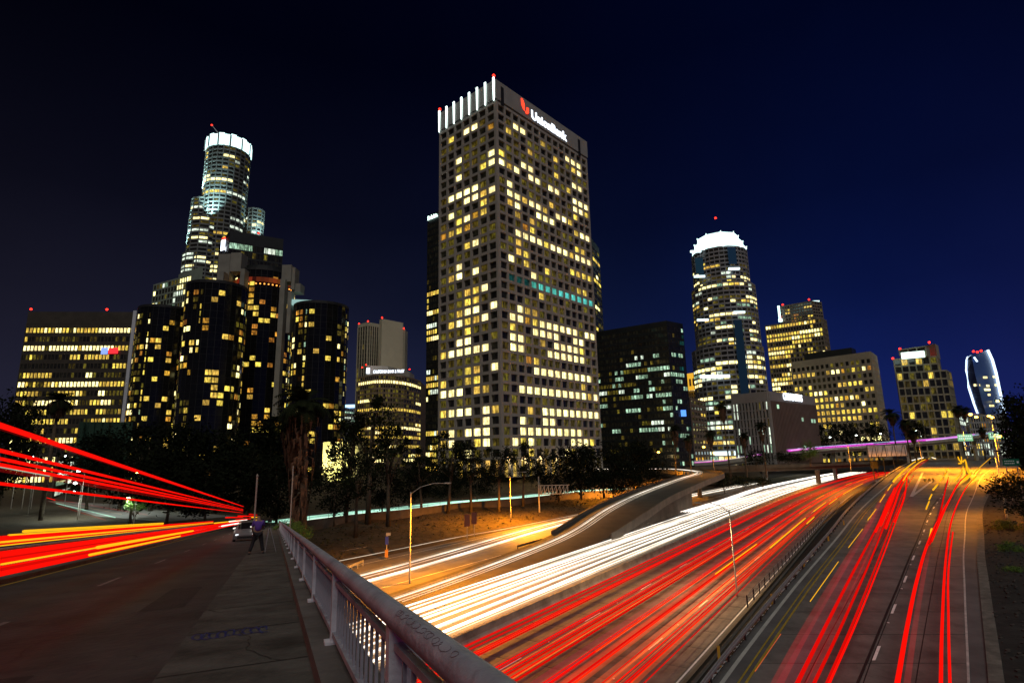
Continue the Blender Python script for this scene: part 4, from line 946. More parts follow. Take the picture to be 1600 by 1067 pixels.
# dark tower left of the grid tower, with a green-white name sign
p = [(-50.43, 330.00, 163.13), (-50.39, 330.00, 163.13), (-39.15, 320.40, 163.13)]
T = Tower('office_tower', 'narrow black tower behind the grid tower left edge, lit name sign', (p[0][0], p[0][1], 6), parts=150)
A, B_ = V(p[0]), V(p[2]); dd = (B_ - A); dd.z = 0
B2 = A + dd * 2.2; back = V((dd.y, -dd.x, 0)).normalized() * -30
T.body([A, B2, B2 + back, A + back], 6, A.z, M_DARK)
f1 = rowrun(81, .42, 3.5, 'WBWw', .12, 1.0)
T.facade(A, B2, 8, A.z - 6, 18, 38, .25, 1.4, .25, M_DARK, (lambda j, i: f1(j, i) if j > 8 and not (18 < j < 21 or 28 <= j < 31) else '.'))
T.text('Deloitte.', A + V((-.0, -.8, -3.6)), 2.6, dd, emis('sign_green_white', (.72, 1, .9), 2.6, False), sx=1.0, sy=1.45, bold=.03); T.done()
p = [(42.52, 345.00, 152.26), (52.60, 346.68, 152.26), (58.37, 364.20, 152.26)]
T = slab('office_tower', 'dark tower edge showing behind the grid tower on the right', [V(p[0]) , V(p[1]), V(p[2]) + V((1.5, 0, 0))], 6, 40, (6, 3), M_DARK, mat('green_dark', (.03, .045, .04), .5, .3, .2), [rowrun(83, .2, 2, 'W'), rowrun(84, .32, 2, 'WBd', .2)], .4, 1.4, .25, 60, roof=4); T.done()

# black glass block right of the grid tower
p = [(41.05, 292.00, 78.38), (74.77, 268.11, 78.38), (84.72, 275.77, 78.38)]
bl_ = rowrun(91, .36, 2.4, 'gggwd', .10, .8)
def fb_(j, i): return '.' if j < 3 or (i < 7 and j < 6) else bl_(j, i)
T = slab('office_block', 'black glass block with green white window rows beside the grid tower', p, 6, 22, (26, 7), M_DARK, M_DARK, [fb_, rowrun(92, .22, 2, 'gcg', .05)], .22, 1.35, .2, 170, roof=2)
mb = MB(); c = V(p[1]).lerp(V(p[2]), .55) - T.o; mb.box((c.x, c.y - 1.6, 28), (2.4, .3, 3)); mb.build('blue_screen', emis('screen_blue', (.1, .3, 1), 1.6, False), T.root); T.done()

# orange crowned tower and brown block
p = [(167.97, 560.00, 78.34), (169.01, 554.95, 78.34), (182.11, 547.10, 78.34)]
T = slab('office_tower', 'pale tower with an orange lit top beside the round bright tower', p, 6, 18, (2, 7), M_STONE, M_STONE, [rowrun(95, .1, 2, 'w'), rowrun(96, .22, 2, 'wd', .2)], 1.2, 1.6, .4, 50)
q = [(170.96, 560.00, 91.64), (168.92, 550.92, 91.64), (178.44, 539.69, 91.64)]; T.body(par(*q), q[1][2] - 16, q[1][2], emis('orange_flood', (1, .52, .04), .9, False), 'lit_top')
for u_ in (.25, .5, .75): mb = MB(); p_ = V(q[1]).lerp(V(q[2]), u_) - T.o; mb.box(p_ + V((0, -.6, -9)), (2.2, .4, 7)); mb.build('arch_window', M_BROWN, T.root)
T.beacon(V(q[2]) + V((-3, 0, 2)), 1.2); T.done()
p = [(121.97, 400.00, 51.64), (119.62, 386.25, 51.64), (140.08, 418.35, 51.64)]
T = slab('office_block', 'plain brown block in front of the orange topped tower', p, 6, 12, (1, 5), M_BROWN, M_BROWN, [rowrun(97, 0, 2, 'd'), rowrun(98, .12, 1.5, 'aW', .1)], 2.0, 1.8, .4, 40); T.done()

# the round bright tower with a white crown of rings
tcn = V((172.19, 450.00, 120.85)); T = Tower('skyscraper', 'round bright tower with white ringed crown on the right', (tcn.x, tcn.y, 6), parts=220)
M_777 = mat('warm_grey_stone', (.27, .26, .27), .75, .15, .15)
zc = 175.60
flit = rowrun(101, .36, 2, 'BBWwd', .2, .9)
def f777(j, i): return flit(j, i) if j > 3 else ('W' if (j == 3 and i in (19, 20)) else '.')
round_tower(T, tcn, 26.8, 18, 6, 95.02, 24, rowrun(102, .6, 2, 'BBwwgWd', .25, .8), .55, 1.35, .45, M_777, M_GREY, nb=2, ph=.17)
round_tower(T, tcn + V((1.5, 0, 0)), 24.4, 18, 95.02, 145.60, 15, rowrun(103, .42, 2, 'BBwwWgd', .2, .9), .55, 1.35, .45, M_777, M_GREY, nb=2, ph=.17)
round_tower(T, tcn + V((1, 0, 0)), 21.6, 18, 145.60, zc, 9, f777, .55, 1.35, .45, M_777, M_DARK, nb=2, ph=.17)
for k, (r_, z0_, z1_) in enumerate(((21.9, zc + .2, zc + 4.0), (19.6, zc + 5.6, zc + 9.2), (16.6, zc + 10.8, zc + 14.5))):
    poly = ngon(tcn + V((1, 0, 0)), r_, 9, .35); T.body(poly, z0_, z1_, E_CROWN, 'crown_ring')
    for q_ in poly: mb = MB(); mb.box(V((q_.x, q_.y, z1_ + .5)) - T.o, (.5, .5, 1.0)); mb.build('crown_lamp', E_CROWN, T.root)
T.body(ngon(tcn + V((1, 0, 0)), 15, 9, .35), zc, zc + 15.5, M_GREY, 'crown_core')
# glass bays with lit balconies
E_BAL = emis('balcony_light', (.72, .95, 1), 2.0, False)
for px, ys in ((1146, (378, 422, 487, 493)), (1091, (392, 432, 500))):
    for y_ in ys:
        pz = V((176.25, 425.00, 177.99)) if False else None
for pp in ((173.98, 426.00, 176.83), (174.13, 424.00, 155.49), (173.34, 421.00, 119.77), (149.62, 436.00, 174.74), (150.18, 434.00, 153.05), (148.20, 430.00, 116.52)):
    mb = MB(); mb.box(V(pp) - T.o, (8.5 if pp[0] > 130 else 4, 1.6, 1.5)); mb.build('lit_balcony', E_BAL, T.root)
for pa, pb in (((173.63, 422.00, 113.99), (169.63, 421.00, 46.08)), ((173.67, 426.00, 173.64), (174.96, 425.00, 160.01)), ((151.16, 436.00, 168.74), (151.39, 434.00, 155.15))):
    a, b = V(pa) - T.o, V(pb) - T.o; x = V((a.x + b.x, a.y + b.y, 0)) / 2; mb = MB(); mb.box((x.x, x.y, (a.z + b.z) / 2), (6.0 if pa[0] > 130 else 3, 1.2, abs(a.z - b.z)))
    mb.build('blue_glass_bay', winmat('blue_bay', (.10, .40, .75), .05, .8), T.root)
mb = MB(); mb.box(V((150.31, 421.00, 71.17)) - T.o, (22, 1.2, 2.2)); mb.build('lit_balcony', E_BAL, T.root)
T.beacon(V((173.65, 450.00, 209.00)), 1.2)
for k in range(4):
    mb = MB(); mb.box(V((tcn.x - 21 + k * 14, tcn.y - 27.5, 15)) - T.o, (11, 1.4, 3.0)); mb.build('lobby_window', emis('lobby_white', (.75, .95, 1), 1.6, False), T.root)
T.done()

# stepped tower with a lit crown
p = [(255.46, 560.00, 139.17), (295.06, 528.77, 139.17), (307.53, 542.92, 139.17)]
T = slab('office_tower', 'stepped tower with yellow windows and a white lit crown', p, 8, 30, (20, 6), M_BROWN, mat('rose_stone', (.22, .18, .14), .8, .2, .2), [rowrun(111, .6, 3, 'WWBW', .25, .6), rowrun(112, .12, 2, 'Wd', .2)], .7, 1.5, .45, 170)
q = [(269.32, 556.00, 157.76), (292.12, 536.31, 157.76), (304.46, 541.99, 157.76)]
T.body(par(*q), p[1][2], q[1][2], M_BROWN, 'upper_tier'); T.facade(q[0], q[1], p[1][2], q[1][2], 12, 6, .7, 1.4, .4, mat('rose_stone', (.22, .18, .14)), rowrun(113, .45, 2, 'Wda', .2)); T.facade(q[1], q[2], p[1][2], q[1][2], 4, 6, .7, 1.4, .4, mat('rose_stone', (.22, .18, .14)), rowrun(114, .1, 2, 'w'))
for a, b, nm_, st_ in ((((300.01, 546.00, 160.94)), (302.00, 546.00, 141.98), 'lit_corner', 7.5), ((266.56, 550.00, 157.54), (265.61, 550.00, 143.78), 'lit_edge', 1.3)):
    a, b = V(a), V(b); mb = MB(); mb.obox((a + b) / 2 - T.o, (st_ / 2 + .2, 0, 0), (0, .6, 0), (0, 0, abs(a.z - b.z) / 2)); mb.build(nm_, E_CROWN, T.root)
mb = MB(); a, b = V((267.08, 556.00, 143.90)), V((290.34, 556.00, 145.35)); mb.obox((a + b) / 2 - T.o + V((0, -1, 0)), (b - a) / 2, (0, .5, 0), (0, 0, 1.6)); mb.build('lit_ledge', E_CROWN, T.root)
for b in ((273.48, 556.00, 160.33), (300.52, 556.00, 165.06), (268.89, 555.00, 146.91)): T.beacon(b, 1.2)
T.done()

# beige block with yellow grid windows
p = [(209.58, 424.00, 80.96), (244.04, 383.43, 80.96), (260.54, 402.93, 80.96)]
def f13(j, i, f=rowrun(121, .55, 2.6, 'WWWBa', .2, .7)): return ('.' if i < 6 and j < 3 and j != 1 else f(j, i))
T = slab('office_block', 'beige block with a grid of amber windows and dark roof box', p, 6, 15, (16, 8), M_STONE, mat('sand_stone', (.36, .32, .24), .8, .15, .15), [f13, rowrun(122, .45, 2, 'Wda', .3)], 1.2, 1.9, .5, 240, roof=4)
q = [(226.20, 436.00, 89.14), (249.36, 412.51, 89.14), (257.67, 421.06, 89.14)]; T.body(par(*q), p[1][2], q[1][2], M_DARK, 'roof_box'); T.done()

# low building with its name on the parapet
p = [(117.24, 306.00, 45.60), (129.73, 290.43, 45.60), (171.82, 327.26, 45.60)]
T = slab('office_building', 'low wide building with white lettered parapet and ribbed brown side', p, 6, 8, (11, 30), M_GREY, mat('grey_rib', (.30, .29, .28), .8, .12, .2), [rowrun(131, .3, 2, 'wgw', .05, 1.0), (lambda j, i: '.')], .9, .5, .8, 80, roof=5)
a, b = V(p[1]), V(p[2]); d = (b - a).normalized(); nr = V((d.y, -d.x, 0))
mb = MB()
for i in range(34):
    c = a.lerp(b, (i + .5) / 34) - T.o; mb.obox((c.x + nr.x * .95, c.y + nr.y * .95, (p[1][2] - 11) / 2), d * .38, nr * .5, (0, 0, (p[1][2] - 11) / 2))
mb.build('brown_ribs', M_BROWN, T.root)
for u_, zz in ((.12, 3.2), (.62, 9), (.84, 9.5), (.9, 9.5), (.6, 24)):
    c = a.lerp(b, u_) - T.o; mb = MB(); mb.obox((c.x + nr.x * 1.5, c.y + nr.y * 1.5, p[1][2] - 6 - 4.5 - zz), d * 1.1, nr * .05, (0, 0, 1.0)); mb.build('window', W_GREEN, T.root)
T.text('CARPENTERS', a.lerp(b, .27) + nr * 1.1 + V((0, 0, -3.6)), 2.35 * (b - a).length / 32, d, E_SIGNW, sx=.95, sy=1.25); T.done()

# grid building with red roof lights
p = [(270.46, 400.00, 77.45), (293.57, 389.88, 77.45), (303.94, 401.66, 77.45)]
M_G15 = mat('tan_grid', (.27, .25, .18), .8, .15, .2)
T = slab('office_building', 'square tan building with wide windows and red roof beacons', p, 8, 14, (6, 3), M_DARK, M_G15, [rowrun(141, .16, 1.5, 'dWd', .2), rowrun(142, .2, 2, 'dW', .2)], .8, 1.1, .5, 100)
q = [(268.07, 396.00, 67.28), (297.32, 388.35, 67.28), (310.99, 402.48, 67.28)]; T.body(par(*q), 8, q[1][2], M_DARK, 'lower_body'); T.facade(q[0], q[1], 8, q[1][2], 8, 11, .8, 1.1, .5, M_G15, rowrun(143, .17, 1.5, 'WdWB', .3, 1.), (-.2, .2)); T.facade(q[1], q[2], 8, q[1][2], 4, 11, .8, 1.1, .5, M_G15, rowrun(144, .25, 2, 'Wd', .2))
q = [(275.63, 400.00, 84.27), (285.01, 386.82, 84.27), (293.37, 394.82, 84.27)]; T.body(par(*q), p[1][2], q[1][2], M_G15, 'roof_tier'); T.facade(q[0], q[1], p[1][2] + 3, q[1][2], 3, 1, .8, .8, .4, M_G15, lambda j, i: '.')
q = [(296.27, 402.00, 87.46), (298.24, 395.21, 87.46), (306.28, 403.14, 87.46)]; T.body(par(*q), p[1][2], q[1][2], mat('tan_blank', (.34, .30, .22), .8, .1, .2), 'roof_tower')
mb = MB(); a, b = V((267.10, 386.00, 77.80)), V((282.64, 386.00, 78.79)); mb.obox((a + b) / 2 - T.o, (b - a) / 2, (0, .5, 0), (0, 0, 2.2)); mb.build('sign_panel', emis('sign_mint', (.75, 1, .9), 2.4, False), T.root)
for b in ((270.15, 400.00, 78.38), (276.23, 400.00, 85.19), (297.92, 400.00, 89.36), (293.68, 398.00, 80.73)): T.beacon(b, 1.0)
T.done()

# the sail shaped blue tower, far right
T = Tower('glass_skyscraper', 'far blue glass tower with curved sides edged in white light', (729.22, 900.00, 14.17), parts=60)
rowsS = [((710.07, 880.00, 66.31), (706.70, 860.00, 66.77), (766.83, 900.00, 54.65)), ((707.08, 880.00, 82.04), (704.42, 860.00, 80.22), (767.31, 900.00, 72.57)), ((703.71, 880.00, 106.82), (702.95, 860.00, 103.42), (766.72, 900.00, 100.77)), ((704.77, 880.00, 131.78), (701.29, 860.00, 125.90), (766.32, 900.00, 130.34)), ((708.37, 880.00, 148.85), (701.45, 860.00, 142.64), (764.34, 900.00, 152.04)), ((711.28, 880.00, 153.86), (701.49, 860.00, 153.54), (760.15, 900.00, 167.73))]
low_ = tuple((p[0] + 3, p[1], 5) for p in rowsS[0]); rowsS = [low_] + rowsS
mb = MB(); mbl = MB()
for r0, r1 in zip(rowsS[:-1], rowsS[1:]):
    A, B_, C_ = [V(p) - T.o for p in r0]; D_, E2, F_ = [V(p) - T.o for p in r1]; bk_ = V((54, 60, 0))
    mbl.quad(A, B_, E2, D_); mb.quad(B_, C_, F_, E2); mb.quad(C_, A + bk_, D_ + bk_, F_); mb.quad(A + bk_, A, D_, D_ + bk_)
t0 = [V(p) - T.o for p in rowsS[-1]]; mb.add(t0 + [t0[0] + V((54, 60, 0))], [(0, 1, 2, 3)])
mb.build('glass_skin', mat('blue_glass', (.07, .15, .42), .3, .2, .02), T.root); mbl.build('side_skin', mat('violet_glass', (.16, .20, .5), .35, .2, .02), T.root)
mb = MB()
for k in range(34):
    u_ = k / 34 * 5.999; i = int(u_) + 1
    if i >= 6: break
    t_ = u_ - int(u_); a = V(rowsS[i][0]).lerp(V(rowsS[i + 1][0]), t_) - T.o; b = V(rowsS[i][1]).lerp(V(rowsS[i + 1][1]), t_) - T.o; mb.beam(a + V((0, -1, 0)), b + V((0, -1, 0)), .6, .7)
mb.build('floor_lines', mat('floor_line_blue', (.30, .36, .75), .5, .1, .1), T.root, kind='stuff')
E_EDGE = emis('edge_light', (.62, .80, 1), 2.4, False)
for idx, sel in ((0, rowsS[1:]), (2, rowsS[1:])):
    mb = MB(); mb.tube([V(r_[idx]) - T.o + V((0, -1.5, 0)) for r_ in sel], 1.9, 6); mb.build('edge_light', E_EDGE, T.root)
mb = MB(); mb.tube([V((709.48, 878.00, 152.53)) - T.o, V((715.99, 878.00, 155.43)) - T.o], 1.2, 6); mb.tube([V((703.21, 858.00, 150.17)) - T.o, V((706.79, 858.00, 143.17)) - T.o], 1.2, 6); mb.build('edge_light', E_EDGE, T.root)
for b in ((721.92, 880.00, 162.78), (727.72, 880.00, 161.63), (734.08, 880.00, 163.52)): T.beacon(b, 2.2)
rr = random.Random(9)
for pp in ((711.91, 858.00, 118.53), (749.41, 885.00, 122.46), (716.72, 862.00, 106.28), (714.66, 862.00, 100.49), (716.09, 862.00, 92.70), (747.14, 885.00, 84.60), (703.73, 866.00, 108.05), (748.92, 885.00, 109.43), (723.50, 870.00, 76.86)):
    mb = MB(); x_ = rr.uniform(2, 5); mb.quad(V((-x_, 0, -1.6)), V((x_, 0, -1.6)), V((x_, 0, 1.6)), V((-x_, 0, 1.6)), 0, True); o = mb.build('window', W_BRIGHT, T.root); o.location = V(pp) - T.o + V((0, -3, 0))
T.done()
# small lit buildings under it
p = [(400.71, 520.00, 43.43), (386.80, 500.26, 43.43), (418.18, 533.60, 43.43)]
T = slab('office_block', 'small far block with a glowing violet white top', p, 8, 8, (1, 3), M_GREY, M_GREY, [rowrun(151, .2, 2, 'w'), rowrun(152, .4, 2, 'wW', .2)], .6, 1.3, .3, 30)
mb = MB(); c = (V(p[1]) + V(p[2])) / 2 - T.o; mb.box(c + V((0, 0, 1.2)), (6.5, 3, 3)); mb.build('roof_sign', emis('violet_white', (.75, .65, 1), 2.4, False), T.root); T.done()
p = [(392.31, 500.00, 41.07), (379.40, 480.58, 41.07), (405.96, 474.03, 41.07)]
T = slab('low_building', 'long low grey building below the blue glass tower', p, 8, 6, (1, 16), M_GREY, M_GREY, [rowrun(153, .1, 2, 'w'), rowrun(154, .32, 1.4, 'wWa', .3)], .8, 1.6, .3, 60); T.done()
# far left low lit buildings
p = [(-181.85, 230.00, 18.75), (-181.87, 230.67, 18.75), (-328.97, 463.27, 18.75)]
T = slab('parking_garage', 'low open parking garage with bright white lit decks', p, 3, 4, (1, 7), M_DARK, M_WALL, [rowrun(155, .9, 3, 'w'), (lambda j, i: 'w' if j != 2 or i % 3 else 'g')], .5, 2.1, .5, 40); T.done()
p = [(-195.82, 260.00, 32.68), (-192.06, 256.10, 32.68), (-176.58, 262.50, 32.68)]
T = slab('low_building', 'plain dark green building below the office block, one lit window', p, 3, 2, (1, 6), mat('dark_green_wall', (.012, .045, .028), .7, .2, .2), mat('dark_green_wall', (.012, .045, .028)), [rowrun(156, 0, 2, 'd', 0), (lambda j, i: 'w' if i == 0 and j == 0 else '.')], 3.5, 4.5, .3, 20); T.done()

# ------------------------------------------------------------------ vegetation
def leaf_mesh(name, seed, n, shape, size, clumps, m_, csz=.3):
    r = random.Random(seed); cs = []
    while len(cs) < clumps:
        p = V((r.uniform(-1, 1), r.uniform(-1, 1), r.uniform(-1, 1)))
        if p.length <= 1 and p.length > .35 and shape(p): cs.append((p, r.uniform(.6, 1.3) * csz))
    mb = MB()
    for i in range(n):
        c, q = r.choice(cs); p = c + V((r.gauss(0, 1), r.gauss(0, 1), r.gauss(0, .8))) * q * .55
        a = V((r.gauss(0, 1), r.gauss(0, 1), r.gauss(0, .7))).normalized(); b = a.cross(V((r.gauss(0, 1), r.gauss(0, 1), r.gauss(0, 1)))).normalized(); s_ = size * r.uniform(.6, 1.4)
        mb.quad(p - a * s_, p + b * s_ * .45, p + a * s_, p - b * s_ * .45)
    return mb.mesh(name, m_), [c for c, _ in cs]
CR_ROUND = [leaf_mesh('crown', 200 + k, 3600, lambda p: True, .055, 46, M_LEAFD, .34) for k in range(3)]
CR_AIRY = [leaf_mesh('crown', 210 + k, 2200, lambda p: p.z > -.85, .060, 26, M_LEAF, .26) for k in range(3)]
CR_BUSH = [leaf_mesh('crown', 220 + k, 1500, lambda p: p.z > -.3, .075, 26, M_LEAF, .34) for k in range(2)]
CR_GREEN = [leaf_mesh('crown', 230 + k, 1800, lambda p: p.z > -.3, .065, 26, M_LEAFG, .34) for k in range(2)]
def tree(x, y, z, h, wid, kind, label, group, seed, trunk=.45, name=None):
    r = random.Random(seed); pool = {'round': CR_ROUND, 'airy': CR_AIRY, 'bush': CR_BUSH, 'green': CR_GREEN}[kind]
    me, cs = pool[seed % len(pool)]
    root = empty(name or {'round': 'broadleaf_tree', 'airy': 'eucalyptus_tree', 'bush': 'bush', 'green': 'bush'}[kind], (x, y, z), label, 'bush' if kind in ('bush', 'green') else 'tree', group, r.uniform(0, 6.28))
    ch = h * (1 - trunk) / 2
    cz_ = h - ch
    o = link(bpy.data.objects.new('crown', me), root); o.location = (0, 0, cz_); o.scale = (wid / 2, wid / 2 * r.uniform(.85, 1.1), ch)
    mb = MB(); k = max(.12, h * .018)
    lean = V((r.uniform(-.06, .06), r.uniform(-.06, .06), 0)) * h
    top = V((lean.x, lean.y, cz_ + ch * .2)); mb.tube([V((0, 0, -.3)), V((lean.x * .3, lean.y * .3, h * trunk * .6)), V((lean.x * .7, lean.y * .7, cz_ - ch * .3)), top], [k * 1.4, k, k * .7, k * .3], 7)
    for c in r.sample(cs, min(7, len(cs))):
        q = V((c.x * wid / 2, c.y * wid / 2, cz_ + c.z * ch)); st = V((lean.x * .6, lean.y * .6, h * trunk * r.uniform(.8, 1.2))); mb.tube([st, st.lerp(q, .5) + V((0, 0, .1 * ch)), q], [k * .5, k * .3, k * .1], 5)
    mb.build('trunk', M_BARK, root, smooth=True); return root
def palm_crown(seed, nf=42, L=1.0, droop=1.0):
    r = random.Random(seed); mb = MB()
    for k in range(nf):
        az = r.uniform(0, math.tau); e0 = r.uniform(-.5, 1.35); ln = L * r.uniform(.75, 1.05); hd = V((math.cos(az), math.sin(az), 0)); p = V((0, 0, 0)); e = e0; pts = [p.copy()]
        for j in range(7):
            p = p + (hd * math.cos(e) + V((0, 0, math.sin(e)))) * ln / 7; e -= .24 * droop; pts.append(p.copy())
        side = V((-hd.y, hd.x, 0))
        for j in range(1, 7):
            t = (pts[j + 1] - pts[j]).normalized()
            for sg in (-1, 1):
                for q in range(2):
                    b = pts[j].lerp(pts[j + 1], q / 2); w_ = ln * .26 * math.sin(math.pi * (j + q / 2 + .6) / 8.2) ; tip = b + side * sg * w_ + t * w_ * .5 + V((0, 0, -w_ * .35))
                    mb.quad(b, b + t * .05 * L, tip, b - t * .02 * L)
        mb.tube(pts, .012 * L, 3, cap=False)
    return mb.mesh('crown', M_LEAF)
PALMS = [palm_crown(300 + k) for k in range(3)]
def palm(x, y, z, h, r_, label, group, seed, skirt=0.0, tr=.28):
    root = empty('palm_tree', (x, y, z), label, 'palm', group, seed * 1.3)
    o = link(bpy.data.objects.new('crown', PALMS[seed % 3]), root); o.location = (0, 0, h - r_ * .75); o.scale = (r_, r_, r_)
    rr = random.Random(seed); ln = V((rr.uniform(-.03, .03), rr.uniform(-.03, .03), 0)) * h
    o.location.x += ln.x; o.location.y += ln.y
    mb = MB(); mb.tube([V((0, 0, -.4)), V((ln.x * .3, ln.y * .3, h * .4)), V((ln.x, ln.y, h - r_ * .75))], [tr * 1.3, tr, tr * .85], 8); mb.build('trunk', M_BARK, root, smooth=True)
    if skirt:
        mb = MB(); z1 = h - r_ * .75
        for k in range(int(240 if skirt > 5 else 130)):
            az = rr.uniform(0, math.tau); zt_ = z1 - rr.random() ** .8 * skirt; u_ = (z1 - zt_) / skirt; rad = (.16 + .62 * (1 - u_) ** .7) * min(r_ * .62, 3.0); hd = V((math.cos(az), math.sin(az), 0)); L_ = rr.uniform(1.0, 2.4)
            a = V((ln.x, ln.y, zt_)) + hd * tr * .6; m1 = a + hd * rad + V((0, 0, -.3 * L_)); b = a + hd * rad * .95 + V((0, 0, -L_)); sd_ = V((-hd.y, hd.x, 0)) * rr.uniform(.10, .28)
            mb.quad(a - sd_ * .4, a + sd_ * .4, m1 + sd_, m1 - sd_); mb.quad(m1 - sd_, m1 + sd_, b + sd_ * .4, b - sd_ * .2)
        mb.build('dead_frond_skirt', M_SKIRT, root)
    return root
GL = 'dark trees beyond the end of the bridge'
lst = [((-123.66, 170.00, 3.00, 21.97), 16, 'left edge of the mass'), ((-110.98, 165.00, 3.00, 22.93), 18, 'below the hotel left tower'), ((-98.96, 160.00, 3.00, 25.25), 19, 'tallest on the left'), ((-84.24, 150.00, 3.00, 22.90), 18, 'centre of the mass'), ((-76.52, 150.00, 3.00, 20.75), 16, 'beside the lit low roof'),
       ((-68.16, 148.00, 3.00, 21.78), 17, 'right of the lit low roof'), ((-58.35, 140.00, 3.00, 23.29), 17, 'behind the shaggy palm'), ((-70.90, 120.00, 3.00, 15.53), 15, 'front of the mass'), ((-58.57, 112.00, 3.00, 13.30), 14, 'over the end of the red trails'), ((-53.31, 118.00, 3.00, 14.47), 14, 'over the person on the bridge'), ((-83.37, 128.00, 3.00, 15.23), 13, 'behind the yellow star lamp'), ((-45.06, 112.00, 2.00, 15.83), 12, 'left of the palm trunk')]
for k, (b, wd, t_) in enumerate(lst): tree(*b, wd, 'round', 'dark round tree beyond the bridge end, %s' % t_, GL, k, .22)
GE = 'eucalyptus trees on the freeway bank'
lst = [((-36.91, 128.00, 1.60, 24.79), 9, 'left one before the cream building'), ((-32.46, 130.00, 1.60, 27.48), 12, 'tallest before the bank block'), ((-27.07, 126.00, 1.60, 20.91), 9, 'right of the tallest one'), ((-29.63, 110.00, 1.20, 16.27), 7, 'low one beside the shaggy palm'), ((-17.18, 150.00, 2.00, 19.79), 9, 'before the grid tower left edge'), ((-11.52, 152.00, 2.00, 17.43), 10, 'in front of the grid tower middle'),
       ((-4.24, 150.00, 2.00, 16.56), 9, 'with a pale orange trunk before the tower corner'), ((-23.18, 146.00, 2.00, 15.93), 8, 'behind the near street lamp'), ((2.05, 160.00, 2.50, 16.85), 8, 'before the lit lobby columns')]
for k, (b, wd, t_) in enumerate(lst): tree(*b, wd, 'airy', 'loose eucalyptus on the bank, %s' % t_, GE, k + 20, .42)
tree(*(12.35, 168.00, 3.00, 15.80), 15, 'round', 'dense round dark tree hiding the grid tower base, left one', 'round trees at the tower base', 41, .12)
tree(*(19.29, 172.00, 3.00, 15.56), 15, 'round', 'dense round dark tree hiding the grid tower base, middle one', 'round trees at the tower base', 42, .12)
tree(*(26.56, 176.00, 3.00, 15.88), 14, 'round', 'dense round dark tree hiding the grid tower base, right one', 'round trees at the tower base', 43, .12)
GM = 'dark trees between the grid tower and the flyover'
for k, (b, wd, t_) in enumerate([((40.13, 205.00, 4.00, 17.56), 15, 'left of the palms'), ((45.53, 200.00, 4.00, 13.34), 13, 'behind the flyover bend'), ((38.80, 180.00, 2.00, 12.23), 12, 'beside the flyover road'), ((29.12, 176.00, 2.00, 10.54), 11, 'behind the thin lamp post'), ((-27.07, 150.00, 2.50, 11.52), 10, 'below the bank block'), ((-30.96, 138.00, 2.00, 11.49), 9, 'under the tall eucalyptus'), ((-38.41, 125.00, 2.00, 13.20), 10, 'right of the palm trunk'), ((-20.70, 165.00, 3.00, 8.96), 11, 'along the street, left'), ((-10.94, 168.00, 3.00, 9.05), 10, 'along the street, right'), ((-26.25, 178.00, 5.00, 8.14), 12, 'before the grid tower left corner'), ((-17.84, 182.00, 5.00, 9.08), 12, 'before the grid tower left face'), ((-9.04, 186.00, 6.00, 6.66), 11, 'before the grid tower corner'), ((5.37, 190.00, 6.00, 6.70), 8, 'beside the lit lobby')]):
    tree(*b, wd, 'round', 'dark leafy tree on the bank, %s' % t_, GM, k + 50, .2)
GR_ = 'trees at the right edge of the picture'
for k, (b, wd, t_) in enumerate([((107.73, 120.00, 8.00, 19.67), 9.5, 'tallest one'), ((113.87, 130.00, 8.00, 15.25), 6.5, 'below the tallest one'), ((86.49, 95.00, 8.00, 15.08), 12, 'at the very edge'), ((97.57, 110.00, 8.00, 9.11), 6, 'above the green sign'), ((52.11, 60.00, 7.00, 5.61), 6, 'low one above the black shoulder')]):
    tree(*b, wd, 'round', 'dark tree beside the right ramp, %s' % t_, GR_, k + 70, .2)
GC = 'trees below the beige block'
for k, (b, wd, t_) in enumerate([((178.95, 330.00, 9.00, 23.86), 16, 'left one'), ((193.35, 330.00, 9.00, 21.73), 15, 'middle one'), ((206.42, 330.00, 9.00, 23.26), 14, 'right one'), ((231.83, 335.00, 12.00, 20.04), 12, 'below the square tan building')]):
    tree(*b, wd, 'round', 'dark tree behind the high overpass, %s' % t_, GC, k + 80, .15)
for k, (b, wd, t_) in enumerate([((-132.08, 150.00, 3.00, 31.01), 16, 'at the far left edge'), ((-109.54, 120.00, 3.00, 24.32), 14, 'cut by the left edge')]):
    tree(*b, wd, 'round', 'dark tree left of the wide office block, %s' % t_, 'trees at the far left', k + 90, .25)
# bushes
for k, (b, wd, g_, t_) in enumerate([((108.60, 262.00, 9.00, 7.15), 13, 'bush', 'round black bush before the low overpass, left'), ((122.93, 262.00, 9.00, 6.27), 12, 'bush', 'round black bush before the low overpass, right'), ((76.52, 215.00, 1.00, 7.13), 7, 'bush', 'thin bush between the flyover and white lanes'), ((87.35, 225.00, 1.00, 5.69), 8, 'bush', 'bush standing before the far white lanes'), ((98.86, 235.00, 1.00, 4.66), 7, 'bush', 'bush left of the overpass pillar'),
                                      ((-27.83, 72.00, 6.50, 1.74), 3, 'green', 'lit green bush behind the railing end'), ((-24.07, 66.00, 6.00, 2.36), 2.5, 'green', 'small green bush behind the railing'), ((126.60, 250.00, 9.00, 10.13), 7, 'green', 'lit green bush at the low building corner')]):
    tree(*b, wd, g_, t_, 'bushes', k, .05)
for k, (b, wd, t_) in enumerate([((50.98, 62.00, 5.80, 1.79), 2.2, 'farthest'), ((42.69, 52.00, 5.60, 1.38), 2.3, 'middle'), ((37.21, 45.00, 5.50, 0.79), 2.0, 'nearest')]):
    tree(*b, wd, 'green', 'low green shrub on the right shoulder, %s' % t_, 'green shrubs on the right shoulder', k, .02)
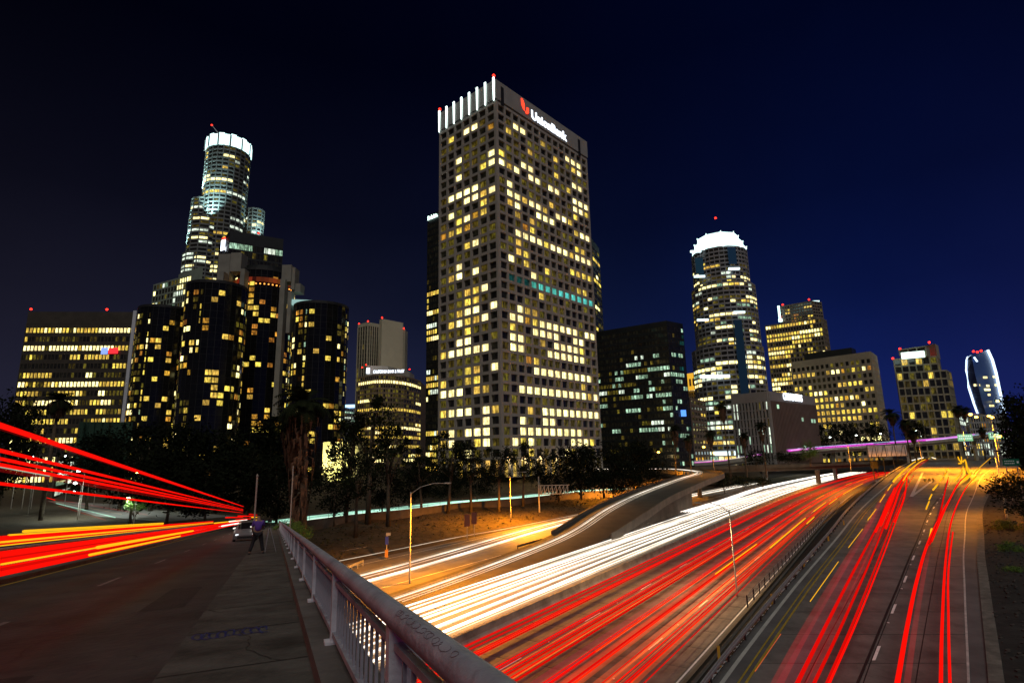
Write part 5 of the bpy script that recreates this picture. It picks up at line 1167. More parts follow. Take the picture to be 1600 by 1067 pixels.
# palms
palm(*(-31.44, 88.00, 1.00, 26.73), 5.2, 'large palm with a shaggy brown trunk behind the bridge railing', None, 1, 17, .5)
palm(*(-34.71, 93.00, 1.00, 23.70), 4.0, 'smaller palm half hidden behind the shaggy one', None, 2, 6, .3)
palm(*(-112.48, 140.00, 3.00, 31.72), 4.6, 'tall dark palm before the wide office block', None, 3, 3, .4)
GP = 'palms beside the far overpasses'
for k, (b, r_, sk, t_) in enumerate([((88.33, 240.00, 5.00, 32.73), 3.6, 6, 'tallest, before the round bright tower'), ((105.10, 245.00, 5.00, 23.87), 3.4, 5, 'before the low lettered building'), ((80.13, 235.00, 5.00, 20.38), 3.2, 4, 'left of the tallest one'), ((95.03, 240.00, 5.00, 19.26), 3.0, 4, 'between the two taller ones'), ((59.15, 215.00, 5.00, 21.70), 3.2, 5, 'before the black glass block'), ((67.82, 225.00, 5.00, 18.16), 2.8, 4, 'left end of the overpass'),
                                      ((177.34, 270.00, 9.00, 26.23), 5.2, 4, 'bushy, behind the reversed sign'), ((186.59, 275.00, 9.00, 21.59), 4.6, 4, 'right of the bushy one'), ((187.30, 272.00, 9.00, 15.96), 3.6, 3, 'low one on the overpass'), ((254.86, 330.00, 12.00, 28.37), 4.6, 4, 'left of the small violet topped block'), ((263.44, 335.00, 12.00, 27.90), 4.6, 4, 'right of the small violet topped block'), ((241.96, 300.00, 9.00, 17.53), 3.2, 3, 'under the blue glass tower')]):
    palm(*b, r_, 'palm with dead fronds by the overpass, %s' % t_, GP, k + 4, sk)

# ------------------------------------------------------------------ lamps, poles and signs
def lamp(base, h, arm, label, group, energy=0, col=(1, .48, .07), lit=None, rad=.09, name='street_lamp', head=.35):
    root = empty(name, base, label, 'street lamp', group); a = V((arm[0], arm[1], 0)); n_ = a.length
    mb = MB(); mb.tube([V((0, 0, -.2)), V((0, 0, .5)), V((0, 0, h * .92))], [rad * 1.4, rad * 1.1, rad * .7], 8); mb.build('pole', M_POLE, root, smooth=True)
    tip = V((a.x, a.y, h))
    mb = MB(); mb.tube([V((0, 0, h * .9)), V((a.x * .3, a.y * .3, h * .97)), V((a.x * .7, a.y * .7, h + .05)), tip], rad * .5, 6); mb.build('arm', M_POLE, root, smooth=True)
    d = a.normalized() if n_ > .01 else V((1, 0, 0)); mb = MB(); sd = V((-d.y, d.x, 0))
    for (x0, w0, h0), (x1, w1, h1) in zip([(-.1, .06, .05), (.2, .16, .1), (.75, .15, .09)], [(.2, .16, .1), (.75, .15, .09), (.9, .05, .04)]):
        q = []
        for x_, w_, hh in ((x0, w0, h0), (x1, w1, h1)): q += [tip + d * x_ + sd * w_ * sx_ + V((0, 0, hh * sz_)) for sx_, sz_ in ((-1, -.4), (1, -.4), (.8, 1), (-.8, 1))]
        mb.add(q, [(0, 1, 5, 4), (1, 2, 6, 5), (2, 3, 7, 6), (3, 0, 4, 7)])
    hd = mb.build('lamp_head', M_POLE, root)
    bm = bmesh.new(); bmesh.ops.create_icosphere(bm, subdivisions=2, radius=1); me = bpy.data.meshes.new('lens'); bm.to_mesh(me); bm.free()
    k = head if lit else .13
    me.transform(Matrix.Diagonal((k, k, k * .7, 1))); me.materials.append(lit or mat('dull_lens', (.35, .25, .12), .3, .1, 3)); o = link(bpy.data.objects.new('lens', me), hd); o.location = tip + d * .45 + V((0, 0, -.08))
    if energy:
        L = bpy.data.lights.new('lamp_light', 'SPOT'); L.energy = energy; L.color = col; L.spot_size = R(164); L.spot_blend = .5; L.shadow_soft_size = .25
        q = link(bpy.data.objects.new('lamp_light', L), root); q.location = tip + d * .45 + V((0, 0, -.45))
    return root
GS = 'street lamps along the freeway'
SOD = (1, .31, .008)
lamp((-13.35, 75.12, 0.00), 12.0, (4.2, .6), 'tall orange lit lamp post standing in the gore near the bridge', GS, 62000, SOD)
lamp((-1.18, 134.42, 1.30), 10.5, (3, -.5), 'orange lamp post on the bank before the grid tower', GS, 100000, SOD)
lamp((30.31, 187.33, 0.10), 10.0, (4, .8), 'thin dark lamp post where the flyover begins to climb', GS, 60000, SOD)
rl2 = lamp((23.43, 65.08, 0.00), 9.6, (-2.6, 1.2), 'grey lamp post beside the red trails at the shoulder', GS, 5000, (1, .6, .25))
lamp((50.28, 217.78, 7.00), 9, (3, -1), 'small orange lamp at the flyover bend', GS, 70000, SOD, E_LAMPO, head=.5)
lamp((71.93, 211.01, 9.00), 8.5, (-3, -1), 'orange lamp post among the palms at the overpass', GS, 6000, SOD, E_LAMPO, head=.5)
b = V((57.95, 70.29, 6.60)); lamp(b, 8.6, (-1.2, 1.5), 'dark lamp post at the right side of the ramp', GS, 9000, SOD)
lamp((124.38, 150.00, 10.77), 13, (-3, 2), 'orange lamp at the top of the right ramp', GS, 240000, SOD, E_LAMPO, head=.45)
lamp((147.56, 190.00, 11.89), 10, (3, 1), 'orange lamp in the middle of the ramp junction', GS, 170000, SOD)
lamp((149.93, 215.00, 11.15), 8, (3, 1), 'orange lamp where the left lanes end', GS, 60000, SOD)
lamp((129.26, 225.00, 7.47), 11, (-3, 1), 'orange lamp beside the low overpass', GS, 40000, SOD)
GW = 'white lamps along the high overpass'
for k, (bx, t_) in enumerate([((177.92, 297.00, 15.12), 'left of the beige palm'), ((194.30, 303.00, 15.83), 'beside the bushy palm'), ((219.25, 312.00, 17.47), 'before the square tan building'), ((164.42, 297.00, 14.45), 'right of the low lettered building')]):
    lamp(bx, 7.5, (-2.2, -.5), 'white lamp on the high overpass, %s' % t_, GW, 900, (.8, 1, .9), E_LAMPW, head=.42)
GO = 'orange lamps far right'
for k, (px_, t_) in enumerate([((263.34, 330.00, 18.36), 'left one'), ((274.83, 335.00, 18.98), 'middle one'), ((264.02, 320.00, 17.38), 'right one'), ((207.49, 250.00, 14.66), 'lower one beside the overhead sign')]):
    lamp(px_, 14 if k < 3 else 5, (1.5, 0), 'orange street lamp below the blue tower, %s' % t_, GO, 2500, SOD, E_LAMPO, head=.9)
GT = 'bright lamps by the garage at far left'
for k, (hx, Yd, cl, en, t_) in enumerate([((-111.55, 150.00, 14.23), 150, E_LAMPW, 3500, 'largest white one'), ((-117.92, 170.00, 13.39), 170, E_LAMPW, 1500, 'white one right of the largest'), ((-96.47, 150.00, 13.58), 150, emis('lamp_yellow', (.9, 1, .25), 14, False), 2500, 'yellow green one'), ((-108.25, 145.00, 11.32), 145, E_LAMPW, 1500, 'lower white one'), ((-104.55, 140.00, 9.36), 140, E_LAMPW, 3500, 'white one over the cross street'), ((-78.17, 120.00, 8.66), 120, emis('lamp_warm', (1, .75, .4), 12, False), 2500, 'warm one over the small yellow tree'),
                                       ((-150.71, 170.00, 21.08), 170, E_LAMPW, 500, 'at the left picture edge'), ((-154.97, 180.00, 21.34), 180, E_LAMPW, 500, 'second from the left edge'), ((-151.62, 180.00, 20.29), 180, E_LAMPW, 800, 'third from the left edge'), ((-148.82, 180.00, 18.86), 180, E_LAMPW, 500, 'fourth from the left edge'), ((-142.48, 185.00, 18.74), 185, E_LAMPW, 900, 'double one over the garage'), ((-132.94, 160.00, 15.68), 160, E_LAMPW, 700, 'between the red trails'), ((-136.88, 190.00, 18.84), 190, E_LAMPW, 300, 'small one on the garage roof')]):
    h_ = hx[2] - 3; lamp((hx[0] + .8, hx[1], 3), h_, (-1.2, 0), 'lamp at far left, %s' % t_, GT, en, (.85, 1, .9), cl, head=.42 if k < 6 else .34)
tree(*(-78.84, 122.00, 3.00, 5.80), 5, 'green', 'small lit yellow green tree by the cross street', 'bushes', 7, .3)
# thin traffic poles on the bridge end
for k, (bx, h_, t_) in enumerate([(BR(-1.3, 47, 0), 4.5, 'behind the person'), (BR(1.6, 66, 0), 6.5, 'behind the railing end')]):
    mb = MB(); mb.tube([V((0, 0, 0)), V((0, 0, h_))], .06, 7); mb.tube([V((0, 0, h_)), V((0, 0, h_ + .15))], [.09, .02], 7); o = mb.build('thin_pole', M_POLE); o.location = bx; tag(o, 'thin pale pole at the bridge end, %s' % t_, 'pole', 'thin poles at the bridge end')
# overhead sign seen from behind: yellow truss on a post
b = V((6.21, 154.68, 1.00)); root = empty('overhead_sign', b, 'orange lit overhead sign frame on a post, seen from behind', 'road sign')
zt_ = 0
hp = 7.49 - 1.0
mb = MB(); mb.tube([V((0, 0, -.5)), V((0, 0, hp + 2.6))], [.22, .16], 8); mb.build('post', M_POLE, root)
e1 = V((14.30, 154.70, 6.66)); x1 = e1.x - b.x
mb = MB(); zz_ = e1.z - b.z
for z in (zz_ - 1.1, zz_ + 1.1): mb.beam((-.2, 0, z), (x1, 0, z), .2, .2)
for i in range(8):
    x = x1 * (i + .5) / 8; mb.beam((x, 0, zz_ - 1.1), (x, 0, zz_ + 1.1), .2, .2)
    if i < 7: mb.beam((x, 0, zz_ - 1.1), (x + x1 / 8, 0, zz_ + 1.1), .13, .13)
mb.build('truss', M_POLE, root)
# big reversed sign with four panels at the overpass
a, b = V((142.69, 235.00, 12.26)), V((161.84, 240.00, 12.37)); root = empty('gantry_sign', (a.x, a.y, 4), 'wide grey sign of four panels seen from behind above the overpass', 'road sign')
d = b - a; L_ = d.length; d.normalize(); nr = V((d.y, -d.x, 0)); hgt = 4.6
for i in range(4):
    c = a.lerp(b, (i + .5) / 4) - V((a.x, a.y, 4)) + V((0, 0, hgt / 2)); mb = MB(); mb.obox(c, d * (L_ / 8 - .12), nr * .06, (0, 0, hgt / 2 - .1)); mb.build('panel', mat('sign_back', (.72, .68, .66), .55, .3, .35, dark=(.38, .36, .35)), root)
    mb = MB(); mb.beam(c + nr * .2 + V((0, 0, -2.2)) - d * 1.2, c + nr * .2 + V((0, 0, 2.2)) + d * .6, .12, .12); mb.beam(c + nr * .2 + V((0, 0, -2.2)) + d * 1.6, c + nr * .2 + V((0, 0, 2.2)) + d * 1.2, .16, .12); mb.build('strut', M_BLACKM, root)
mb = MB(); z_ = a.z - 4
for z in (z_ - .1, z_ + hgt + .1): mb.beam(V((0, 0, z)) - d * .3, V((0, 0, z)) + d * (L_ + .3), .2, .22)
for u_ in (0, 1): p = d * L_ * u_; mb.beam(V((p.x, p.y, z_ - .1)), V((p.x, p.y, z_ + hgt + .1)), .2, .2)
mb.build('frame', M_BLACKM, root)
for u_ in (.08, .36, .62): mb = MB(); p = d * L_ * u_; mb.tube([V((p.x, p.y, -4.2)), V((p.x, p.y, z_))], .14, 7); mb.build('post', M_BLACKM, root)
# dark sign boxes near the median end
for px_, t_ in (((147.63, 240.00, 9.07), 'dark sign box left of the wide reversed sign'), ((120.64, 190.00, 4.97), 'dark sign box beside the guard rail end')):
    p = V(px_); root = empty('sign_box', (p.x, p.y, p.z - 4), t_, 'road sign'); mb = MB(); mb.box((0, 0, 4), (3.2, .5, 3)); mb.build('box', M_BLACKM, root)
    mb = MB(); mb.box((-1, 0, 1), (.14, .14, 3)); mb.box((1, 0, 1), (.14, .14, 3)); mb.build('posts', M_BLACKM, root)
# green signs
M_GREENS = mat('sign_green', (.005, .12, .06), .5, .1, 1)
p = V((74.75, 88.00, 12.76)); root = empty('green_sign', (p.x, p.y, 6.6), 'small green road sign on two posts beside the right ramp', 'road sign')
mb = MB(); mb.box((0, 0, p.z - 6.6), (2.5, .06, 1.0)); mb.build('panel', M_GREENS, root)
mb = MB()
for r0 in (.18, -.16):
    for x_ in range(6): mb.box((-.95 + x_ * .26, -.035, p.z - 6.6 + r0), (.17, .01, .14))
mb.box((.95, -.035, p.z - 6.6), (.3, .01, .3)); mb.build('legend', M_WHITE, root)
for x_ in (-.8, .8): mb = MB(); mb.box((x_, .06, (p.z - 6.6) / 2), (.08, .08, p.z - 6.6 + .8)); mb.build('post', M_METAL, root)
for px_, t_ in (((231.17, 300.00, 20.20), 'left pale green overhead sign on the high overpass'), ((253.80, 308.00, 20.99), 'right pale green overhead sign on the high overpass')):
    p = V(px_); root = empty('overhead_sign', p, t_, 'road sign', 'lit overhead signs on the high overpass'); mb = MB(); mb.box((0, -3, 0), (7.6, .2, 3.4)); mb.build('panel', emis('lit_sign_green', (.42, .95, .5), .62, False), root)
    mb = MB()
    for r0 in (.8, -.4):
        for x_ in range(7): mb.box((-2.9 + x_ * .95, -3.14, r0), (.6, .05, .6))
    mb.build('legend', emis('lit_sign_white', (.8, 1, .85), 1.1, False), root); mb = MB(); mb.beam((0, 0, -1.4), (0, -3, -1.4), .3, .3); mb.beam((0, 0, 1.4), (0, -3, 1.4), .3, .3); mb.build('bracket', M_METAL, root)
# small signs on the left bank
p = V((-20.18, 93.17, 0.20)); root = empty('marker_sign', p, 'slim sign post with a small blue panel on the connector edge', 'road sign'); h_ = 3.89 - .2
mb = MB(); mb.tube([V((0, 0, 0)), V((0, 0, h_))], .07, 6); mb.build('post', M_POLE, root); mb = MB(); mb.box((0, -.1, h_ * .72), (.5, .06, 1.2)); mb.build('panel', mat('sign_blue_paint', (.02, .04, .35), .5, .1, 1), root)
mb = MB(); mb.box((.2, -.02, h_ - .1), (.7, .3, .4)); mb.build('camera_box', M_METAL, root); mb = MB(); mb.box((0, -.12, h_ * .2), (.45, .3, 1.1)); mb.build('cabinet', mat('orange_cabinet', (.45, .22, .05), .6, .1, 1), root)
for px_, t_ in (((-9.21, 111.93, 0.20), 'left reddish sign back on two legs'), ((-8.12, 115.27, 0.20), 'right reddish sign back on two legs')):
    p = V(px_); root = empty('small_sign', p, t_ + ' before the bank', 'road sign', 'sign backs on the bank'); h_ = 4.4
    mb = MB(); mb.box((0, 0, h_ - .9), (1.05, .06, 2.2)); mb.build('panel', mat('red_sign_back', (.16, .05, .035), .6, .2, 1), root)
    mb = MB(); mb.box((0, .06, h_ / 2), (.1, .1, h_)); mb.build('post', M_POLE, root)
# orange guard rails at the near left gore
for k, (pa, pb, t_) in enumerate([((-23.46, 82.62, 0.00), (-22.55, 88.17, -0.00), 'lower one'), ((-29.26, 95.55, 0.00), (-25.44, 101.33, 0.00), 'upper one')]):
    a, b = V(pa), V(pb); root = empty('guard_rail', a, 'short orange lit guard rail on the left bank, %s' % t_, 'guard rail', 'short guard rails on the left bank')
    mb = MB(); mb.beam(V((0, 0, .7)), b - a + V((0, 0, .7)), .08, .35); mb.build('rail_beam', M_METAL, root)
    for u_ in np.linspace(0, 1, 4): mb = MB(); p = (b - a) * float(u_); mb.box(p + V((0, .1, .4)), (.14, .14, .9)); mb.build('post', M_METAL, root)
root = empty('guard_rail', FW(-53.5, 84), 'dark guard rail between the connector lanes and the climbing flyover', 'guard rail')
gp = [FW(-53.3, 84 + 4 * k) + V((0, 0, 0)) for k in range(24)]; gp = [p + FN * (-.08 * k) for k, p in enumerate(gp)]
mb = MB()
for k in range(23): mb.beam(gp[k] - gp[0] + V((0, 0, .65)), gp[k + 1] - gp[0] + V((0, 0, .65)), .08, .34)
mb.build('rail_beam', M_BLACKM, root)
for k in range(24): mb = MB(); mb.box(gp[k] - gp[0] + V((0, 0, .35)), (.15, .15, .8)); mb.build('post', M_BLACKM, root)
# gore attenuator and dark barrels
p = V((96.01, 136.30, 7.60)); root = empty('crash_barrels', p, 'yellow crash cushion at the tip of the ramp split', 'crash cushion')
for i in range(5):
    mb = MB(); mb.tube([V((i * .5 - 1, (i % 2) * .5, 0)), V((i * .5 - 1, (i % 2) * .5, .7))], .24, 10); mb.build('barrel', mat('barrel_yellow', (.5, .36, .08), .6, .2, 1), root)

# ------------------------------------------------------------------ person with a tripod, parked car on the bridge
def skin(name, verts, edges, radii, m_, parent, sub=2, root_i=0):
    me = bpy.data.meshes.new(name); me.from_pydata(verts, edges, []); o = link(bpy.data.objects.new(name, me), parent)
    md = o.modifiers.new('skin', 'SKIN'); me.materials.append(m_)
    for i, r_ in enumerate(radii):
        sv = me.skin_vertices[0].data[i]; sv.radius = (r_, r_) if not isinstance(r_, tuple) else r_; sv.use_root = (i == root_i)
    md.use_smooth_shade = True; s_ = o.modifiers.new('sub', 'SUBSURF'); s_.levels = s_.render_levels = sub; return o
pr = empty('person', BR(-.62, 29, 0), 'person in a purple shirt standing with legs apart beside a tripod', 'person', None, BA * -1 + R(0))
M_SKIN = mat('skin', (.32, .20, .14), .6, .1, 4); M_SHIRT = mat('purple_shirt', (.10, .045, .30), .85, .2, 4, bump=.2); M_TROU = mat('dark_trousers', (.015, .015, .02), .9, .3, 4)
v = [(0, 0, .92), (0, 0, 1.15), (0, -.01, 1.38), (0, .0, 1.46), (0, .03, 1.56), (0, .03, 1.66), (.17, 0, 1.37), (.22, .08, 1.12), (.14, .30, 1.02), (-.17, 0, 1.37), (-.25, .02, 1.10), (-.20, .16, .90), (.09, 0, .88), (.17, .02, .48), (.24, -.02, .07), (.26, .13, .03), (-.09, 0, .88), (-.19, .03, .48), (-.30, -.04, .07), (-.33, .10, .03)]
e = [(0, 1), (1, 2), (2, 3), (3, 4), (4, 5), (2, 6), (6, 7), (7, 8), (2, 9), (9, 10), (10, 11), (0, 12), (12, 13), (13, 14), (14, 15), (0, 16), (16, 17), (17, 18), (18, 19)]
rd = [.13, .125, .14, .055, .085, .075, .055, .042, .030, .055, .042, .030, .085, .058, .042, .036, .085, .058, .042, .036]
for hand, d in ((8, V((-.2, .9, -.2))), (11, V((.1, .7, -.6)))):
    p = V(v[hand]); d = d.normalized(); sd = V((d.y, -d.x, 0)).normalized(); pi = len(v); v.append(tuple(p + d * .07)); e.append((hand, pi)); rd.append(.028)
    for q, (off, ln) in enumerate(((-.030, .06), (-.010, .075), (.010, .07), (.028, .055))):
        a = len(v); v.append(tuple(p + d * .11 + sd * off)); v.append(tuple(p + d * (.11 + ln) + sd * off + V((0, 0, -.02)))); e += [(pi, a), (a, a + 1)]; rd += [.009, .007]
    a = len(v); v.append(tuple(p + d * .06 + sd * -.045)); v.append(tuple(p + d * .10 + sd * -.06)); e += [(pi, a), (a, a + 1)]; rd += [.010, .008]
skin('body', v, e, rd, M_SKIN, pr)
skin('shirt', [(0, 0, .93), (0, 0, 1.15), (0, -.01, 1.37), (0, 0, 1.44), (.175, 0, 1.37), (.225, .06, 1.17), (-.175, 0, 1.37), (-.25, .02, 1.16)], [(0, 1), (1, 2), (2, 3), (2, 4), (4, 5), (2, 6), (6, 7)], [.17, .16, .175, .08, .085, .07, .085, .07], M_SHIRT, pr)
skin('trousers', [(0, 0, .95), (.09, 0, .86), (.17, .02, .48), (.24, -.02, .10), (-.09, 0, .86), (-.19, .03, .48), (-.30, -.04, .10)], [(0, 1), (1, 2), (2, 3), (0, 4), (4, 5), (5, 6)], [.155, .115, .085, .075, .115, .085, .075], M_TROU, pr)
skin('hair', [(0, .0, 1.60), (0, -.01, 1.68), (0, -.03, 1.62)], [(0, 1), (1, 2)], [.09, .085, .085], mat('dark_hair', (.015, .012, .01), .8, .3, 10), pr)
for sx_ in (-1, 1):
    mb = MB(); mb.box((sx_ * .27 - .02 * (sx_ < 0) * 2, .06, .03), (.11, .29, .07)); mb.build('shoe', M_BLACKM, pr)
    mb = MB(); mb.tube([V((sx_ * .03, .105, 1.62)), V((sx_ * .03, .118, 1.62))], [.012, .006], 6); mb.build('eye', M_BLACKM, pr)
tp = empty('tripod', BR(-.16, 29.3, 0), 'tripod with a small black camera beside the person', 'tripod')
mb = MB(); mb.tube([V((0, 0, .95)), V((0, 0, 1.32))], .018, 6); mb.build('column', M_BLACKM, tp)
for k in range(3):
    a = k * 2.094 + .5; mb = MB(); mb.tube([V((.03 * math.cos(a), .03 * math.sin(a), 1.08)), V((.34 * math.cos(a), .34 * math.sin(a), 0))], [.018, .012], 6); mb.build('leg', mat('tripod_metal', (.30, .31, .34), .4, .1, 3), tp)
cm = empty('camera_body', BR(-.16, 29.3, 1.32), 'small black camera on the tripod', 'camera'); mb = MB(); mb.box((0, 0, .06), (.16, .09, .12)); mb.box((0, 0, .135), (.07, .07, .04)); mb.build('body', M_BLACKM, cm); mb = MB(); mb.tube([V((0, .04, .06)), V((0, .16, .06))], .04, 10); mb.build('lens', M_BLACKM, cm)

car = empty('parked_car', BR(-1.95, 52, -.13), 'small pale car facing the camera at the far end of the sidewalk', 'car', None, -BA)
sec = [(-2.1, .55, .35, .62), (-1.9, .84, .30, .80), (-.95, .88, .28, .92), (-.35, .80, .28, 1.40), (1.0, .78, .28, 1.42), (1.75, .84, .28, .98), (2.1, .78, .34, .80)]
mb = MB()
for k, (y_, w_, z0, z1) in enumerate(sec):
    mb.v += [(-w_, y_, z0), (-w_ * 1.02, y_, (z0 + min(z1, .92)) / 2), (-w_ * .98, y_, min(z1, .90)), (-w_ * .74, y_, z1), (w_ * .74, y_, z1), (w_ * .98, y_, min(z1, .90)), (w_ * 1.02, y_, (z0 + min(z1, .92)) / 2), (w_, y_, z0)]
for k in range(len(sec) - 1):
    for j in range(8): mb.f.append([k * 8 + j, k * 8 + (j + 1) % 8, k * 8 + 8 + (j + 1) % 8, k * 8 + 8 + j]); mb.m.append(0)
mb.f += [list(range(8)), list(range(48, 56))[::-1]]; mb.m += [0, 0]
mb.build('body', mat('pale_car_paint', (.12, .12, .13), .35, .1, 1), car)
mb = MB(); mb.quad((-.60, -.90, .96), (.60, -.90, .96), (.55, -.40, 1.36), (-.55, -.40, 1.36)); o = mb.build('windscreen', M_GLASS, car); o.location.y = -.03; o.location.z = .02
for sx_ in (-1, 1):
    for y_ in (-1.3, 1.3): mb = MB(); mb.tube([V((sx_ * .70, y_, .31)), V((sx_ * .89, y_, .31))], .31, 14); mb.build('wheel', M_BLACKM, car)
    mb = MB(); mb.box((sx_ * .58, -2.02, .66), (.22, .12, .10)); mb.build('headlight', emis('headlight', (.9, .95, 1), 1.4, False), car)
mb = MB(); mb.box((0, -2.06, .45), (1.1, .08, .16)); mb.build('grille', M_BLACKM, car)

# ------------------------------------------------------------------ the streaks of light left by passing cars
GLW = {'white': glow('trail_white', (1, .86, .66), .34), 'white2': glow('trail_white_strong', (1, .92, .82), .80), 'cream': glow('trail_cream', (1, .70, .36), .05), 'red': emis('trail_red', (.80, .004, .002), .85), 'redf': glow('trail_red_faint', (1, .006, .008), .06),
       'reds': emis('trail_red_strong', (1, .005, .002), 1.05), 'orange': glow('trail_orange', (1, .15, .004), .28), 'yellow': emis('trail_yellow', (1, .48, .010), 1.15), 'redo': glow('trail_orange_faint', (1, .10, .006), .12), 'pink': glow('trail_pink', (.9, .03, .10), .035), 'lilac': glow('trail_lilac', (.75, .72, 1), .10), 'mag': glow('trail_magenta', (.80, .03, .70), .42), 'pale': glow('trail_pale_green', (.50, 1, .76), .26), 'blue': glow('trail_blue', (.4, .7, 1), .35)}
NTR = [0]
def trail(pts, r, k, label, group, n=5):
    p0 = V(pts[0]); mb = MB(); mb.tube([V(p) - p0 for p in pts], r, n); o = mb.build('light_trail', GLW[k]); o.location = p0; NTR[0] += 1
    return tag(o, label, 'light trail', group)
def ordn(k): return ['first', 'second', 'third', 'fourth', 'fifth', 'sixth', 'seventh', 'eighth', 'ninth', 'tenth', 'eleventh', 'twelfth', 'thirteenth', 'fourteenth', 'fifteenth', 'sixteenth', 'seventeenth', 'eighteenth', 'nineteenth', 'twentieth'][k] if k < 20 else '%dth' % (k + 1)
tr = random.Random(77)
SW = [-105 + 10 * i for i in range(57)]
# white lanes
lanes = {'lane by the median': (-33.9, 9), 'middle lane': (-37.5, 9), 'outer lane': (-41.1, 10)}
for ln, (c, n_) in lanes.items():
    offsx = sorted(((-.75 if q % 2 else .75) + tr.gauss(0, .38)) for q in range(n_))
    for q, off in enumerate(offsx):
        k = 'white2' if q % 3 == 0 else 'white' if q % 3 == 1 else 'cream'; ph = tr.uniform(0, 6); z = tr.uniform(.55, .85); am = tr.uniform(.05, .3)
        trail([FW(c + off + am * math.sin(ph + s / 70), s, z + .07 * math.sin(ph * 3 + s / 19)) for s in SW], tr.uniform(.045, .11) if k != 'cream' else tr.uniform(.22, .42), k, 'white headlight trail in the %s, %s from its right side' % (ln, ordn(n_ - 1 - q)), 'white headlight trails on the freeway')
for q in range(6):
    off = -1.6 + q * .62 + tr.uniform(-.2, .2)
    trail([FW(-44.5 + off - 3.5 * min(1, max(0, (s - 190) / 60)) , s, .7) for s in range(150, 440, 15)], .12, 'white2', 'distant white trail on the far left freeway lane, %s from the left' % ordn(q), 'white headlight trails on the freeway')
# red lanes
lanes = {'lane by the median': (-28.1, 10), 'second lane': (-23.5, 12), 'third lane': (-19.7, 14), 'shoulder lane': (-16.2, 14)}
for ln, (c, n_) in lanes.items():
    offsx = sorted(((-.72 if q % 2 else .72) + tr.gauss(0, .30)) for q in range(n_))
    for q, off in enumerate(offsx):
        k = tr.choice(['red', 'red', 'redf', 'redf', 'reds', 'redf', 'redo', 'orange', 'red']); s0 = -100; s1 = 452
        ph = tr.uniform(0, 6); z = tr.uniform(.7, 1.0); am = tr.uniform(.03, .2)
        if k == 'orange': s0 = tr.uniform(20, 60); s1 = s0 + tr.uniform(50, 120)
        ss_ = np.linspace(s0, s1, 26 if k != 'orange' else 8)
        trail([FW(c + off + am * math.sin(ph + s / 60), float(s), z) for s in ss_], tr.uniform(.035, .085) if k not in ('redf', 'redo') else tr.uniform(.14, .30), k, '%s tail light trail in the freeway %s, %s from the left' % ({'orange': 'orange', 'reds': 'bright red', 'red': 'red', 'redf': 'faint red', 'redo': 'faint orange'}[k], ln, ordn(q)), 'red tail light trails on the freeway')
for q in range(17):
    s0 = 80 + q * 17 + tr.uniform(-9, 9); c = tr.choice([-15.2, -16.6, -19.0, -20.2]); L_ = tr.uniform(14, 34)
    trail([FW(c, s0 + L_ * j / 4, .9) for j in range(5)], .10, 'yellow', 'short yellow blinker streak among red freeway trails, %s away from the bridge' % ordn(q), 'yellow blinker streaks on the freeway')
# connector lanes on the left
A1 = smooth_path([FW(-58.6, 30, .7), FW(-58.9, 54, .7), FW(-60.6, 74, .7), FW(-63.8, 102, .7), FW(-65.2, 128, .7), FW(-65.8, 162, .7), FW(-63, 215, .7), FW(-62.5, 300, .7)], 5)
for q, (d, k, r_) in enumerate(((0, 'white', .07), (.5, 'white2', .05), (.25, 'cream', .2), (1.7, 'white', .07), (3.3, 'white2', .07), (3.8, 'white2', .06), (4.2, 'white', .09), (4.7, 'cream', .25), (-1.0, 'cream', .1))):
    trail(offs(A1, d), r_, k, 'white trail on the left connector lanes, %s drawn from the bank' % ordn(q), 'white trails on the left connector')
A0 = smooth_path([(-27.73, 84.80, 0.70), (-26.83, 87.71, 0.70), (-22.77, 93.92, 0.70), (-18.05, 101.12, 0.70), (-10.47, 112.69, 0.70), (-0.86, 125.07, 0.70), (11.44, 143.50, 0.70), (28.12, 168.50, 0.70)], 4)
trail(A0, .05, 'white', 'single thin white trail along the foot of the bank', 'white trails on the left connector')
BT_ = [p + V((0, 0, .7)) for p in PB]
for q, (d, k, r_) in enumerate(((-.4, 'white', .06), (0, 'white2', .055), (.5, 'cream', .16), (.9, 'white', .05), (-1.1, 'cream', .1), (1.5, 'white', .05))):
    trail(offs(BT_[6:], d), r_ if q else r_, k, 'white trail on the flyover bend, %s counted' % ordn(q), 'white trails on the flyover')
# street behind the trees
for q, (d, k, r_) in enumerate(((-3, 'pale', .12), (-2, 'pale', .16), (-1, 'pale', .12), (0.5, 'pale', .2), (2, 'pale', .14), (3, 'white', .08), (3.6, 'pale', .2))):
    trail(offs(PS, d, .8), r_, k, 'pale green white trail on the street behind the trees, %s from its far side' % ordn(q), 'pale trails on the street')
# high overpass
for q, (d, h_, k, i0, i1, r_) in enumerate(((-2, 1.2, 'mag', 2, 6, .22), (-2.2, 1.6, 'mag', 7, 14, .34), (-3, 1.1, 'mag', 8, 15, .26), (-2, 2.0, 'lilac', 0, 24, .3), (-4, 1.4, 'white', 4, 11, .16), (-2.5, 1.3, 'mag', 15, 19, .34), (-3.4, 1.7, 'mag', 15, 20, .28), (-2.2, 1.3, 'blue', 17, 23, .26), (-5, 1.9, 'blue', 10, 16, .12), (-2.4, 1.0, 'mag', 21, 23, .24))):
    i1 = min(i1, len(PC) - 1); trail(offs(PC, d, h_)[i0:i1 + 1], r_, k, '%s trail on the high overpass, %s counted from the left' % ({'mag': 'magenta', 'lilac': 'lilac', 'white': 'white', 'blue': 'blue'}[k], ordn(q)), 'coloured trails on the high overpass')
